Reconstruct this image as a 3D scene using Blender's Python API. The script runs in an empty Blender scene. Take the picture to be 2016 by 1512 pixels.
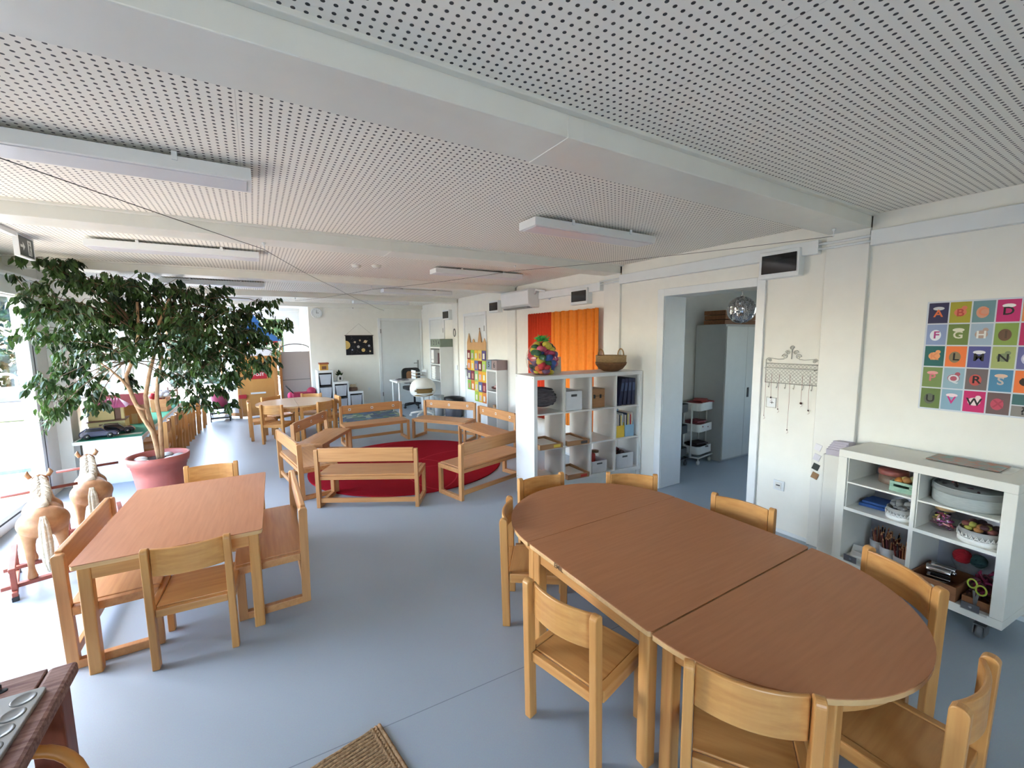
import bpy, math, random
from mathutils import Vector, Matrix
import numpy as np

sc = bpy.context.scene
COL = sc.collection
PI = math.pi
R = math.radians
random.seed(11)

# ------------------------------------------------------------------ camera, sky, sun, exposure
cam_d = bpy.data.cameras.new('camera')
cam_d.sensor_width = 36.0
cam_d.lens = 834.0 / 2016.0 * 36.0
cam_d.clip_start = 0.05
cam_d.clip_end = 300
cam = bpy.data.objects.new('camera', cam_d)
COL.objects.link(cam)
PITCH, YAW, ROLL = R(6.284), R(31.163), R(-0.58)
fw = Vector((math.sin(YAW) * math.cos(PITCH), math.cos(YAW) * math.cos(PITCH), -math.sin(PITCH)))
rt = Vector((math.cos(YAW), -math.sin(YAW), 0))
up = rt.cross(fw)
rt2 = math.cos(ROLL) * rt + math.sin(ROLL) * up
up2 = -math.sin(ROLL) * rt + math.cos(ROLL) * up
cam.matrix_world = Matrix(((rt2.x, up2.x, -fw.x, 0), (rt2.y, up2.y, -fw.y, 0), (rt2.z, up2.z, -fw.z, 1.65), (0, 0, 0, 1)))
sc.camera = cam

world = bpy.data.worlds.new('sky')
sc.world = world
world.use_nodes = True
wn = world.node_tree.nodes
sky = wn.new('ShaderNodeTexSky')
sky.sky_type = 'NISHITA'
sky.sun_disc = False
sky.sun_elevation = R(49)
sky.sun_rotation = R(-50)
sky.air_density = 1.0
sky.dust_density = 1.5
wn['Background'].inputs['Strength'].default_value = 1.45
world.node_tree.links.new(sky.outputs[0], wn['Background'].inputs['Color'])

sun_d = bpy.data.lights.new('sun', 'SUN')
sun_d.energy = 4.5
sun_d.angle = R(0.6)
sun_d.color = (1.0, 0.97, 0.93)
sun = bpy.data.objects.new('sun', sun_d)
COL.objects.link(sun)
sdir = Vector((0.78, -0.65, -1.2)).normalized()
sun.rotation_euler = sdir.to_track_quat('-Z', 'Y').to_euler()

sc.view_settings.view_transform = 'Standard'
sc.view_settings.look = 'None'
sc.view_settings.gamma = 1
sc.view_settings.use_curve_mapping = False
sc.view_settings.exposure = 1.64
sc.cycles.max_bounces = 14
sc.cycles.diffuse_bounces = 8
sc.cycles.transparent_max_bounces = 24
sc.cycles.transmission_bounces = 8
sc.cycles.caustics_reflective = False
sc.cycles.caustics_refractive = False
sc.cycles.sample_clamp_indirect = 8
sc.cycles.use_denoising = True

# ------------------------------------------------------------------ materials
def lin(c):
    return tuple(((v / 255) / 12.92 if v / 255 <= .04045 else ((v / 255 + .055) / 1.055) ** 2.4) for v in c)

MATS = {}
def mat(name, c, rough=.5, metal=0, var=.06, scale=8, bump=0, bscale=60, spec=.5, stretch=None, c2=None, coat=0):
    """principled surface whose base colour drifts a little through a noise"""
    if name in MATS:
        return MATS[name]
    m = bpy.data.materials.new(name)
    m.use_nodes = True
    nt = m.node_tree
    b = nt.nodes['Principled BSDF']
    b.inputs['Roughness'].default_value = rough
    b.inputs['Metallic'].default_value = metal
    b.inputs['Specular IOR Level'].default_value = spec
    b.inputs['Coat Weight'].default_value = coat
    c = lin(c)
    hi = tuple(min(1, v * (1 + var)) for v in c) if c2 is None else lin(c2)
    lo = tuple(v * (1 - var) for v in c) if c2 is None else c
    tc = nt.nodes.new('ShaderNodeTexCoord')
    mp = nt.nodes.new('ShaderNodeMapping')
    if stretch:
        mp.inputs['Scale'].default_value = stretch
    no = nt.nodes.new('ShaderNodeTexNoise')
    no.inputs['Scale'].default_value = scale
    no.inputs['Detail'].default_value = 5
    rp = nt.nodes.new('ShaderNodeValToRGB')
    rp.color_ramp.elements[0].position = .3
    rp.color_ramp.elements[1].position = .7
    rp.color_ramp.elements[0].color = (*lo, 1)
    rp.color_ramp.elements[1].color = (*hi, 1)
    L = nt.links.new
    L(tc.outputs['Object'], mp.inputs['Vector'])
    L(mp.outputs[0], no.inputs['Vector'])
    L(no.outputs['Fac'], rp.inputs[0])
    L(rp.outputs[0], b.inputs['Base Color'])
    if bump:
        n2 = nt.nodes.new('ShaderNodeTexNoise')
        n2.inputs['Scale'].default_value = bscale
        n2.inputs['Detail'].default_value = 3
        bp = nt.nodes.new('ShaderNodeBump')
        bp.inputs['Strength'].default_value = bump
        bp.inputs['Distance'].default_value = .004
        L(mp.outputs[0], n2.inputs['Vector'])
        L(n2.outputs['Fac'], bp.inputs['Height'])
        L(bp.outputs[0], b.inputs['Normal'])
    MATS[name] = m
    return m

def wood(name, c, c2, axis='y', rough=.38, scale=5):
    st = {'x': (.6, 9, 9), 'y': (9, .6, 9), 'z': (9, 9, .6)}[axis]
    return mat(name, c, rough, scale=scale, stretch=st, c2=c2)

def glass(name, tint=(1, 1, 1), refl=.12, rough=.0):
    if name in MATS:
        return MATS[name]
    m = bpy.data.materials.new(name)
    m.use_nodes = True
    nt = m.node_tree
    nt.nodes.remove(nt.nodes['Principled BSDF'])
    t = nt.nodes.new('ShaderNodeBsdfTransparent')
    t.inputs[0].default_value = (*tint, 1)
    g = nt.nodes.new('ShaderNodeBsdfGlossy')
    g.inputs['Roughness'].default_value = rough
    lw = nt.nodes.new('ShaderNodeLayerWeight')
    lw.inputs[0].default_value = .5
    pw = nt.nodes.new('ShaderNodeMath'); pw.operation = 'POWER'; pw.inputs[1].default_value = 5
    fr = nt.nodes.new('ShaderNodeMath'); fr.operation = 'MULTIPLY_ADD'; fr.inputs[1].default_value = .7; fr.inputs[2].default_value = .03
    mx = nt.nodes.new('ShaderNodeMixShader')
    L = nt.links.new
    L(lw.outputs['Facing'], pw.inputs[0]); L(pw.outputs[0], fr.inputs[0]); L(fr.outputs[0], mx.inputs[0]); L(t.outputs[0], mx.inputs[1]); L(g.outputs[0], mx.inputs[2])
    L(mx.outputs[0], nt.nodes['Material Output'].inputs[0])
    MATS[name] = m
    return m

WHITE = mat('white_paint', (212, 213, 208), .55, var=.02)
WALL = mat('wall_board', (232, 232, 225), .6, var=.02, bump=.05, bscale=300)
POSTM = mat('post_steel', (226, 227, 222), .42, var=.02)
BEAMM = mat('beam_steel', (226, 227, 220), .32, var=.02)
FRAMEW = mat('white_pvc', (225, 230, 232), .35, var=.02)
GASKET = mat('black_gasket', (30, 32, 34), .6)
BLACKP = mat('black_plastic', (25, 26, 28), .35)
SMOKE = mat('smoked_window', (24, 24, 25), .08, var=.05)
DOORW = mat('door_laminate', (216, 221, 222), .4, var=.02)
STEEL = mat('brushed_steel', (150, 152, 152), .35, metal=1)
CHROME = mat('chrome', (190, 190, 192), .18, metal=1)
BEECH = wood('beech', (184, 128, 70), (202, 150, 88), 'z')
BEECHX = wood('beech_x', (184, 128, 70), (204, 152, 90), 'x')
BEECHY = wood('beech_y', (178, 122, 66), (200, 148, 86), 'y')
BENCHW = wood('bench_beech', (178, 126, 78), (196, 146, 96), 'z')
BENCHX = wood('bench_beech_x', (176, 122, 74), (196, 144, 92), 'x')
TOPW = wood('table_laminate', (166, 108, 70), (178, 120, 82), 'y', rough=.45, scale=7)
TOPD = wood('table_laminate_x', (166, 108, 68), (174, 116, 76), 'x', rough=.5, scale=7)
TOPL = wood('pale_table_laminate', (192, 160, 128), (204, 172, 140), 'y', rough=.25, scale=4)
EDGEW = wood('table_edge', (200, 160, 110), (214, 176, 124), 'x')
KALLAX = mat('white_foil', (220, 222, 221), .4, var=.015)
KALIN = mat('white_foil_warm', (208, 207, 202), .45, var=.015)

# floor: blue-grey linoleum, fine speckle, one welded seam
def floor_mat():
    m = bpy.data.materials.new('linoleum')
    m.use_nodes = True
    nt = m.node_tree; b = nt.nodes['Principled BSDF']; L = nt.links.new
    tc = nt.nodes.new('ShaderNodeTexCoord')
    n1 = nt.nodes.new('ShaderNodeTexNoise'); n1.inputs['Scale'].default_value = 1.4; n1.inputs['Detail'].default_value = 8
    n2 = nt.nodes.new('ShaderNodeTexNoise'); n2.inputs['Scale'].default_value = 240; n2.inputs['Detail'].default_value = 2
    L(tc.outputs['Object'], n1.inputs['Vector']); L(tc.outputs['Object'], n2.inputs['Vector'])
    r1 = nt.nodes.new('ShaderNodeValToRGB')
    r1.color_ramp.elements[0].color = (*lin((148, 161, 172)), 1); r1.color_ramp.elements[1].color = (*lin((157, 170, 180)), 1)
    L(n1.outputs['Fac'], r1.inputs[0])
    mx = nt.nodes.new('ShaderNodeMix'); mx.data_type = 'RGBA'; mx.blend_type = 'OVERLAY'; mx.inputs[0].default_value = .12
    L(r1.outputs[0], mx.inputs[6]); L(n2.outputs['Color'], mx.inputs[7])
    # seams every 2 m across x: thin dark line
    sx = nt.nodes.new('ShaderNodeSeparateXYZ'); L(tc.outputs['Object'], sx.inputs[0])
    a = nt.nodes.new('ShaderNodeMath'); a.operation = 'ADD'; a.inputs[1].default_value = -1.7125
    L(sx.outputs['Y'], a.inputs[0])
    kx = nt.nodes.new('ShaderNodeMath'); kx.operation = 'MULTIPLY_ADD'; kx.inputs[1].default_value = .053
    L(sx.outputs['X'], kx.inputs[0]); L(a.outputs[0], kx.inputs[2])
    ab = nt.nodes.new('ShaderNodeMath'); ab.operation = 'ABSOLUTE'; L(kx.outputs[0], ab.inputs[0])
    lt = nt.nodes.new('ShaderNodeMath'); lt.operation = 'LESS_THAN'; lt.inputs[1].default_value = .0022; L(ab.outputs[0], lt.inputs[0])
    m2 = nt.nodes.new('ShaderNodeMix'); m2.data_type = 'RGBA'
    fm = nt.nodes.new('ShaderNodeMath'); fm.operation = 'MULTIPLY'; fm.inputs[1].default_value = .55; L(lt.outputs[0], fm.inputs[0])
    L(fm.outputs[0], m2.inputs[0]); L(mx.outputs[2], m2.inputs[6]); m2.inputs[7].default_value = (*lin((70, 80, 92)), 1)
    L(m2.outputs[2], b.inputs['Base Color'])
    b.inputs['Roughness'].default_value = .36
    b.inputs['Specular IOR Level'].default_value = .5
    return m
FLOORM = floor_mat()

# ceiling: perforated acoustic board, dots on a 30 mm grid
def ceil_mat():
    m = bpy.data.materials.new('perforated_board')
    m.use_nodes = True
    nt = m.node_tree; b = nt.nodes['Principled BSDF']; L = nt.links.new
    tc = nt.nodes.new('ShaderNodeTexCoord')
    sx = nt.nodes.new('ShaderNodeSeparateXYZ'); L(tc.outputs['Object'], sx.inputs[0])
    def fr(s):
        d = nt.nodes.new('ShaderNodeMath'); d.operation = 'DIVIDE'; d.inputs[1].default_value = .03; L(s, d.inputs[0])
        f = nt.nodes.new('ShaderNodeMath'); f.operation = 'FRACT'; L(d.outputs[0], f.inputs[0])
        q = nt.nodes.new('ShaderNodeMath'); q.operation = 'SUBTRACT'; q.inputs[1].default_value = .5; L(f.outputs[0], q.inputs[0])
        p = nt.nodes.new('ShaderNodeMath'); p.operation = 'MULTIPLY'; L(q.outputs[0], p.inputs[0]); L(q.outputs[0], p.inputs[1])
        return p.outputs[0]
    s = nt.nodes.new('ShaderNodeMath'); s.operation = 'ADD'; L(fr(sx.outputs['X']), s.inputs[0]); L(fr(sx.outputs['Y']), s.inputs[1])
    lt = nt.nodes.new('ShaderNodeMath'); lt.operation = 'LESS_THAN'; lt.inputs[1].default_value = .19 ** 2; L(s.outputs[0], lt.inputs[0])
    # board joints each 1.25 m in x
    j = nt.nodes.new('ShaderNodeMath'); j.operation = 'PINGPONG'; j.inputs[1].default_value = .625; L(sx.outputs['X'], j.inputs[0])
    jl = nt.nodes.new('ShaderNodeMath'); jl.operation = 'LESS_THAN'; jl.inputs[1].default_value = .0012; L(j.outputs[0], jl.inputs[0])
    mxx = nt.nodes.new('ShaderNodeMath'); mxx.operation = 'MULTIPLY_ADD'; mxx.inputs[1].default_value = .25; L(jl.outputs[0], mxx.inputs[0]); L(lt.outputs[0], mxx.inputs[2])
    m2 = nt.nodes.new('ShaderNodeMix'); m2.data_type = 'RGBA'; m2.clamp_factor = True
    L(mxx.outputs[0], m2.inputs[0])
    m2.inputs[6].default_value = (*lin((242, 240, 232)), 1); m2.inputs[7].default_value = (*lin((62, 64, 66)), 1)
    L(m2.outputs[2], b.inputs['Base Color'])
    b.inputs['Roughness'].default_value = .75
    return m
CEILM = ceil_mat()

# ------------------------------------------------------------------ mesh builder
class MB:
    def __init__(s):
        s.v = []; s.f = []; s.mi = []; s.sm = []; s.mats = []; s.cur = 0
    def use(s, m):
        if m not in s.mats: s.mats.append(m)
        s.cur = s.mats.index(m); return s
    def add(s, vs, fs, smooth=False):
        o = len(s.v); s.v += [tuple(p) for p in vs]
        for f in fs:
            s.f.append([i + o for i in f]); s.mi.append(s.cur); s.sm.append(smooth)
        return s
    def box(s, x0, x1, y0, y1, z0, z1, M=None):
        vs = [(x, y, z) for z in (z0, z1) for y in (y0, y1) for x in (x0, x1)]
        if M is not None: vs = [M @ Vector(p) for p in vs]
        return s.add(vs, [(0, 2, 3, 1), (4, 5, 7, 6), (0, 1, 5, 4), (2, 6, 7, 3), (0, 4, 6, 2), (1, 3, 7, 5)])
    def cbox(s, cx, cy, cz, sx, sy, sz, rz=0, rx=0, ry=0):
        M = Matrix.Translation((cx, cy, cz)) @ Matrix.Rotation(rz, 4, 'Z') @ Matrix.Rotation(ry, 4, 'Y') @ Matrix.Rotation(rx, 4, 'X')
        return s.box(-sx / 2, sx / 2, -sy / 2, sy / 2, -sz / 2, sz / 2, M)
    def prism(s, poly, z0, z1, M=None, smooth=False):
        n = len(poly)
        vs = [(x, y, z0) for x, y in poly] + [(x, y, z1) for x, y in poly]
        if M is not None: vs = [M @ Vector(p) for p in vs]
        s.add(vs, [tuple(range(n - 1, -1, -1)), tuple(range(n, 2 * n))])
        o = len(s.v) - 2 * n
        for i in range(n):
            k = (i + 1) % n
            s.f.append([o + i, o + k, o + n + k, o + n + i]); s.mi.append(s.cur); s.sm.append(smooth)
        return s
    def tube(s, pts, r, seg=8, closed=False, M=None):
        pts = [Vector(p) for p in pts]; n = len(pts)
        rr = r if isinstance(r, (list, tuple)) else [r] * n
        vs = []; ref = None
        for i, p in enumerate(pts):
            a = pts[i - 1] if (i or closed) else p
            b = pts[(i + 1) % n] if (i < n - 1 or closed) else p
            t = (b - a).normalized() if (b - a).length > 1e-9 else Vector((0, 0, 1))
            if ref is None: ref = Vector((0, 0, 1)) if abs(t.z) < .9 else Vector((1, 0, 0))
            u = (ref - t * ref.dot(t))
            u = u.normalized() if u.length > 1e-6 else t.orthogonal().normalized()
            ref = u; w = t.cross(u)
            for k in range(seg):
                a_ = 2 * PI * k / seg
                vs.append(p + (u * math.cos(a_) + w * math.sin(a_)) * rr[i])
        if M is not None: vs = [M @ p for p in vs]
        fs = []
        for i in range(n if closed else n - 1):
            j = (i + 1) % n
            for k in range(seg):
                l = (k + 1) % seg
                fs.append((i * seg + k, i * seg + l, j * seg + l, j * seg + k))
        if not closed:
            fs += [tuple(range(seg - 1, -1, -1)), tuple((n - 1) * seg + k for k in range(seg))]
        return s.add(vs, fs, True)
    def lathe(s, prof, seg=24, c=(0, 0, 0), M=None, sx=1, sy=1, smooth=True):
        n = len(prof); vs = []
        for r, z in prof:
            for k in range(seg):
                a = 2 * PI * k / seg
                vs.append(Vector((c[0] + r * math.cos(a) * sx, c[1] + r * math.sin(a) * sy, c[2] + z)))
        if M is not None: vs = [M @ p for p in vs]
        fs = []
        for i in range(n - 1):
            for k in range(seg):
                l = (k + 1) % seg
                fs.append((i * seg + k, i * seg + l, (i + 1) * seg + l, (i + 1) * seg + k))
        if prof[0][0] > 1e-6: fs.append(tuple(range(seg - 1, -1, -1)))
        if prof[-1][0] > 1e-6: fs.append(tuple((n - 1) * seg + k for k in range(seg)))
        return s.add(vs, fs, smooth)
    def ell(s, c, r, seg=16, rings=10, M=None):
        if not isinstance(r, (tuple, list)): r = (r, r, r)
        prof = [(max(1e-5, math.sin(PI * i / rings)), -math.cos(PI * i / rings)) for i in range(rings + 1)]
        T = Matrix.Translation(c) @ (M if M is not None else Matrix()) @ Matrix.Diagonal((r[0], r[1], r[2], 1))
        return s.lathe(prof, seg, M=T)
    def build(s, name, m=None, parent=None, bevel=0, loc=None, rz=0, segs=2):
        me = bpy.data.meshes.new(name)
        me.from_pydata(s.v, [], s.f)
        ms = s.mats if s.mats else [m]
        if m is not None and s.mats and None in s.mats: ms = [m if q is None else q for q in s.mats]
        for q in ms: me.materials.append(q)
        me.polygons.foreach_set('material_index', s.mi)
        me.polygons.foreach_set('use_smooth', s.sm)
        me.update()
        o = bpy.data.objects.new(name, me)
        COL.objects.link(o)
        if parent: o.parent = parent
        if loc: o.location = loc
        o.rotation_euler = (0, 0, rz)
        if bevel:
            b = o.modifiers.new('edges', 'BEVEL'); b.width = bevel; b.segments = segs; b.limit_method = 'ANGLE'; b.angle_limit = R(40)
        return o

def struct(name, mb, m=None, bevel=0, parent=None):
    o = mb.build(name, m, parent, bevel); 
    if parent is None: o['kind'] = 'structure'
    return o
def tag(o, label, cat, group=None, kind=None):
    o['label'] = label; o['category'] = cat
    if group: o['group'] = group
    if kind: o['kind'] = kind
    return o
def thing(name, label, cat, loc=(0, 0, 0), rz=0, group=None):
    o = bpy.data.objects.new(name, None); COL.objects.link(o)
    o.empty_display_size = .05
    o.location = loc; o.rotation_euler = (0, 0, rz)
    return tag(o, label, cat, group)
def dup(root, loc, rz, label, group=None):
    r = root.copy(); COL.objects.link(r); r.location = loc; r.rotation_euler = (0, 0, rz); r['label'] = label
    if group: r['group'] = group
    for ch in list(root.children):
        c = ch.copy(); COL.objects.link(c); c.parent = r
        for g in list(ch.children):
            d = g.copy(); COL.objects.link(d); d.parent = c
    return r
def B(x0, x1, y0, y1, z0, z1):
    return MB().box(x0, x1, y0, y1, z0, z1)
def rect_round(x0, x1, y0, y1, r, n=5):
    P = []
    for cx, cy, a0 in ((x1 - r, y1 - r, 0), (x0 + r, y1 - r, 90), (x0 + r, y0 + r, 180), (x1 - r, y0 + r, 270)):
        for i in range(n + 1):
            a = R(a0 + 90 * i / n); P.append((cx + r * math.cos(a), cy + r * math.sin(a)))
    return P
def text_geo(body, size, align='CENTER'):
    cu = bpy.data.curves.new('txt', 'FONT'); cu.body = body; cu.size = size; cu.align_x = align; cu.align_y = 'CENTER'
    cu.resolution_u = 3; cu.offset = size * .02
    o = bpy.data.objects.new('txt', cu); COL.objects.link(o)
    dg = bpy.context.evaluated_depsgraph_get(); dg.update()
    me = o.evaluated_get(dg).to_mesh()
    vs = [v.co.copy() for v in me.vertices]; fs = [tuple(p.vertices) for p in me.polygons]
    o.evaluated_get(dg).to_mesh_clear()
    bpy.data.objects.remove(o); bpy.data.curves.remove(cu)
    return vs, fs
def put_text(mb, body, size, M, m):
    vs, fs = text_geo(body, size); mb.use(m); mb.add([M @ v for v in vs], fs)
def basis(o, x, y):
    """matrix with local x,y axes given, z their cross, origin o"""
    x = Vector(x).normalized(); y = Vector(y).normalized(); z = x.cross(y)
    return Matrix(((x.x, y.x, z.x, o[0]), (x.y, y.y, z.y, o[1]), (x.z, y.z, z.z, o[2]), (0, 0, 0, 1)))
# ------------------------------------------------------------------ room shell
XR, XL, CE, YB, YE, YN = 3.671, -1.95, 2.46, 10.47, 12.75, -2.3
struct('floor', B(XL - .15, 7.4, YN, YE + .1, -.12, 0), FLOORM)
struct('ceiling', B(XL - .15, 7.4, YN, YE + .1, CE, CE + .14), CEILM)

# right wall with the open doorway
wr = MB().use(WALL)
wr.box(XR, 4.0, YN, 2.03, 0, CE).box(XR, 4.0, 2.99, YE + .1, 0, CE).box(XR, 4.0, 2.03, 2.99, 2.06, CE)
for a, b in ((1.53, 1.95), (3.08, 3.6), (-1.0, 1.26), (3.87, 5.88)):
    pass
struct('wall_right', wr)
dr = MB().use(FRAMEW)
dr.box(XR - .022, XR, 1.965, 2.035, 0, 2.13).box(XR - .022, XR, 2.985, 3.065, 0, 2.13).box(XR - .022, XR, 2.035, 2.985, 2.055, 2.13)
dr.box(XR, 4.0, 2.03, 2.038, 0, 2.06).box(XR, 4.0, 2.982, 2.99, 0, 2.06)
struct('door_1', dr, bevel=.003)
for i, y0 in enumerate((1.28, 3.6, 5.9, 8.2)):
    struct('trim_%d' % (i + 1), B(XR - .03, XR + .01, y0, y0 + .26, 0, CE), POSTM, bevel=.004)
    # roof beam with its upper lip, one joint sleeve
    bm = MB().use(BEAMM)
    bm.box(XL - .1, XR, y0, y0 + .25, 2.368, CE + .01).box(XL - .1, XR, y0 - .03, y0, 2.445, CE + .01)
    o = struct('ceiling_beam_%d' % (i + 1), bm, bevel=.004)
    bm = MB().use(BEAMM)
    xs = 1.02
    bm.box(xs, xs + .075, y0 - .004, y0 + .254, 2.3655, 2.44)
    struct('joint_cover', bm, bevel=.002, parent=o)
bm = MB().use(BEAMM).box(XL - .1, XR, 10.38, 10.6, 2.368, CE + .01)
struct('ceiling_beam_5', bm, bevel=.004)
bm = MB().use(BEAMM).box(XL - .1, 1.07, YE - .16, YE, 2.368, CE + .01)
struct('ceiling_beam_6', bm, bevel=.004)

# skirting
struct('baseboard_right', MB().use(FRAMEW).box(XR - .008, XR, 1.54, 1.965, 0, .03).box(XR - .008, XR, 3.065, 3.6, 0, .03).box(XR - .008, XR, 3.86, 5.9, 0, .03).box(XR - .008, XR, -1, 1.28, 0, .03))

# back wall, its return and the deep bay on the far side
struct('wall_back', B(1.07, 4.0, YB, YB + .13, 0, CE), WALL)
struct('wall_return', B(1.07, 1.2, YB + .13, YE, 0, CE), WHITE)
wb = MB().use(WALL)
wb.box(XL - .15, 1.2, YE, YE + .15, 2.26, CE).box(XL - .15, 1.2, YE, YE + .15, 0, .12).box(.75, 1.2, YE, YE + .15, .12, 2.26).box(XL - .15, -1.85, YE, YE + .15, .12, 2.26)
struct('wall_bay', wb)
GL = glass('window_glass')
def window(name, axis, p, a0, a1, z0, z1, mull=(), fw_=.07, d=.07, sill=True):
    """fixed window in the plane x=p or y=p"""
    fm = MB().use(FRAMEW)
    def bx(a, b, c, e, dd=d):
        if axis == 'y': fm.box(a, b, p, p + dd, c, e)
        else: fm.box(p - dd, p, a, b, c, e)
    bx(a0, a1, z0, z0 + fw_); bx(a0, a1, z1 - fw_, z1); bx(a0, a0 + fw_, z0 + fw_, z1 - fw_); bx(a1 - fw_, a1, z0 + fw_, z1 - fw_)
    for m_ in mull: bx(m_ - fw_ * .7, m_ + fw_ * .7, z0 + fw_, z1 - fw_)
    o = struct(name, fm, bevel=.004)
    g = MB().use(GL)
    edges = [a0] + list(mull) + [a1]
    if axis == 'y': g.box(a0 + .03, a1 - .03, p + d * .4, p + d * .4 + .008, z0 + .03, z1 - .03)
    else: g.box(p - d * .4 - .008, p - d * .4, a0 + .03, a1 - .03, z0 + .03, z1 - .03)
    g.build('pane', None, o)
    if sill:
        s_ = MB().use(FRAMEW)
        if axis == 'y': s_.box(a0 - .03, a1 + .03, p - .16, p + .01, z0 - .03, z0)
        else: s_.box(p - .01, p + .16, a0 - .03, a1 + .03, z0 - .03, z0)
        s_.build('sill', None, o, bevel=.004)
    return o
window('window_1', 'y', YE + .03, -1.85, .75, .12, 2.26, (-.72,))
# left side: sliding glass doors, a solid pier, then windows over the low play table
wl = MB().use(WALL)
wl.box(XL - .15, XL, YN, 6.36, 2.2, CE).box(XL - .15, XL, YN, 2.7, 0, 2.2).box(XL - .15, XL, 6.36, 7.42, 0, CE).box(XL - .15, XL, 7.42, 10.3, 2.12, CE)
wl.box(XL - .15, XL, 7.42, 10.3, 0, .4).box(XL - .15, XL, 10.3, 10.62, 0, CE).box(XL - .15, XL, 10.62, YE + .1, 2.12, CE).box(XL - .15, XL, 10.62, YE + .1, 0, .3)
struct('wall_left', wl)
struct('added_shade_roof', B(XL - 1.1, XL - .15, YN, YE + .1, CE + .02, CE + .14), BEAMM)  # unseen slab added to cut sky light on the floor by the glass
struct('trim_5', MB().use(FRAMEW).box(XL, XL + .1, YN, 6.36, 2.26, 2.29).box(XL - .02, XL + .05, YN, 6.36, 2.1, 2.26), bevel=.004)
struct('trim_6', B(XL, XL + .12, 6.62, 6.86, 0, CE), POSTM, bevel=.004)
struct('trim_7', B(XL, XL + .12, 10.34, 10.6, 0, CE), POSTM, bevel=.004)
window('window_2', 'x', XL - .03, 7.42, 10.3, .4, 2.12, (8.4, 9.35))
window('window_3', 'x', XL - .03, 10.62, YE, .3, 2.12, (11.7,), sill=False)
yy = 6.36; k = 2
while yy > 2.8:
    a0, a1 = yy - 1.22, yy
    fm = MB().use(FRAMEW)
    p = XL
    fm.box(p - .08, p, a0, a1, .0, .14).box(p - .08, p, a0, a1, 2.09, 2.2).box(p - .08, p, a0, a0 + .1, .14, 2.09).box(p - .08, p, a1 - .14, a1, .14, 2.09)
    o = struct('door_%d' % (k + 1), fm, bevel=.005)
    MB().use(GL).box(p - .045, p - .037, a0 + .08, a1 - .12, .12, 2.11).build('pane', None, o)
    gk = MB().use(GASKET).box(p - .02, p + .002, a1 - .075, a1 - .06, .1, 2.12).box(p - .02, p + .002, a0 + .02, a1 - .06, .085, .1)
    gk.build('gasket', None, o)
    yy -= 1.22; k += 1
struct('wall_near', MB().use(WALL).box(-.2, 4.0, YN - .12, YN, 0, CE).box(XL - .15, XL + .1, YN - .12, YN, 0, CE).box(XL + .1, -.2, YN - .12, YN, 2.25, CE).box(XL + .1, -.2, YN - .12, YN, 0, .1))
window('window_4', 'y', YN - .1, XL + .1, -.2, .1, 2.25, (-1.0,), sill=False)

# room beyond the doorway
w2 = MB().use(WALL)
w2.box(4.0, 7.4, 3.68, 3.8, 0, CE).box(4.0, 7.4, -1.1, -1.0, 0, CE).box(7.3, 7.4, -1.0, 3.68, 0, .9).box(7.3, 7.4, -1.0, 3.68, 2.1, CE).box(7.3, 7.4, -1, .9, .9, 2.1).box(7.3, 7.4, 1.5, 3.68, .9, 2.1)  # gap in the end wall: unseen opening added to light this room
struct('wall_side_room', w2)
struct('trim_8', B(4.86, 4.875, 3.665, 3.68, 0, CE), GASKET)

# flush doors on back wall and right wall
def door_leaf(name, M, w, h, hx, pull=1):
    """M maps local x along the wall, y up, z out of the wall"""
    f = MB().use(FRAMEW)
    f.box(-.06, 0, 0, h + .06, 0, .025, M).box(w, w + .06, 0, h + .06, 0, .025, M).box(0, w, h, h + .06, 0, .025, M)
    o = struct(name, f, bevel=.002)
    dl = MB().use(DOORW).box(.004, w - .004, .008, h - .004, 0, .018, M).build('door_leaf', None, o, bevel=.002)
    hd = MB().use(STEEL).box(hx - .02, hx + .02, .88, 1.1, .018, .028, M)
    hd.tube([M @ Vector(q) for q in ((hx, 1.03, .02), (hx, 1.03, .07), (hx - .12 * pull, 1.03, .07))], .009)
    hd.build('handle', None, dl)
    hg = MB().use(STEEL)
    xg = 0 if hx > w / 2 else w
    for z_ in (.25, h - .3): MB().use(STEEL).box(xg - .012, xg + .012, z_, z_ + .1, .018, .03, M).build('hinge', None, o)
    return o
door_leaf('door_20', basis((2.63, YB, 0), (1, 0, 0), (0, 0, 1)) @ Matrix.Diagonal((1, 1, 1, 1)), .97, 2.08, .9)
# right wall: local x runs toward -y so that the normal points into the room
door_leaf('door_21', basis((XR, 7.86, 0), (0, -1, 0), (0, 0, 1)), .86, 2.07, .08, -1)
door_leaf('door_22', basis((XR, 9.84, 0), (0, -1, 0), (0, 0, 1)), .84, 2.07, .08, -1)

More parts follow.
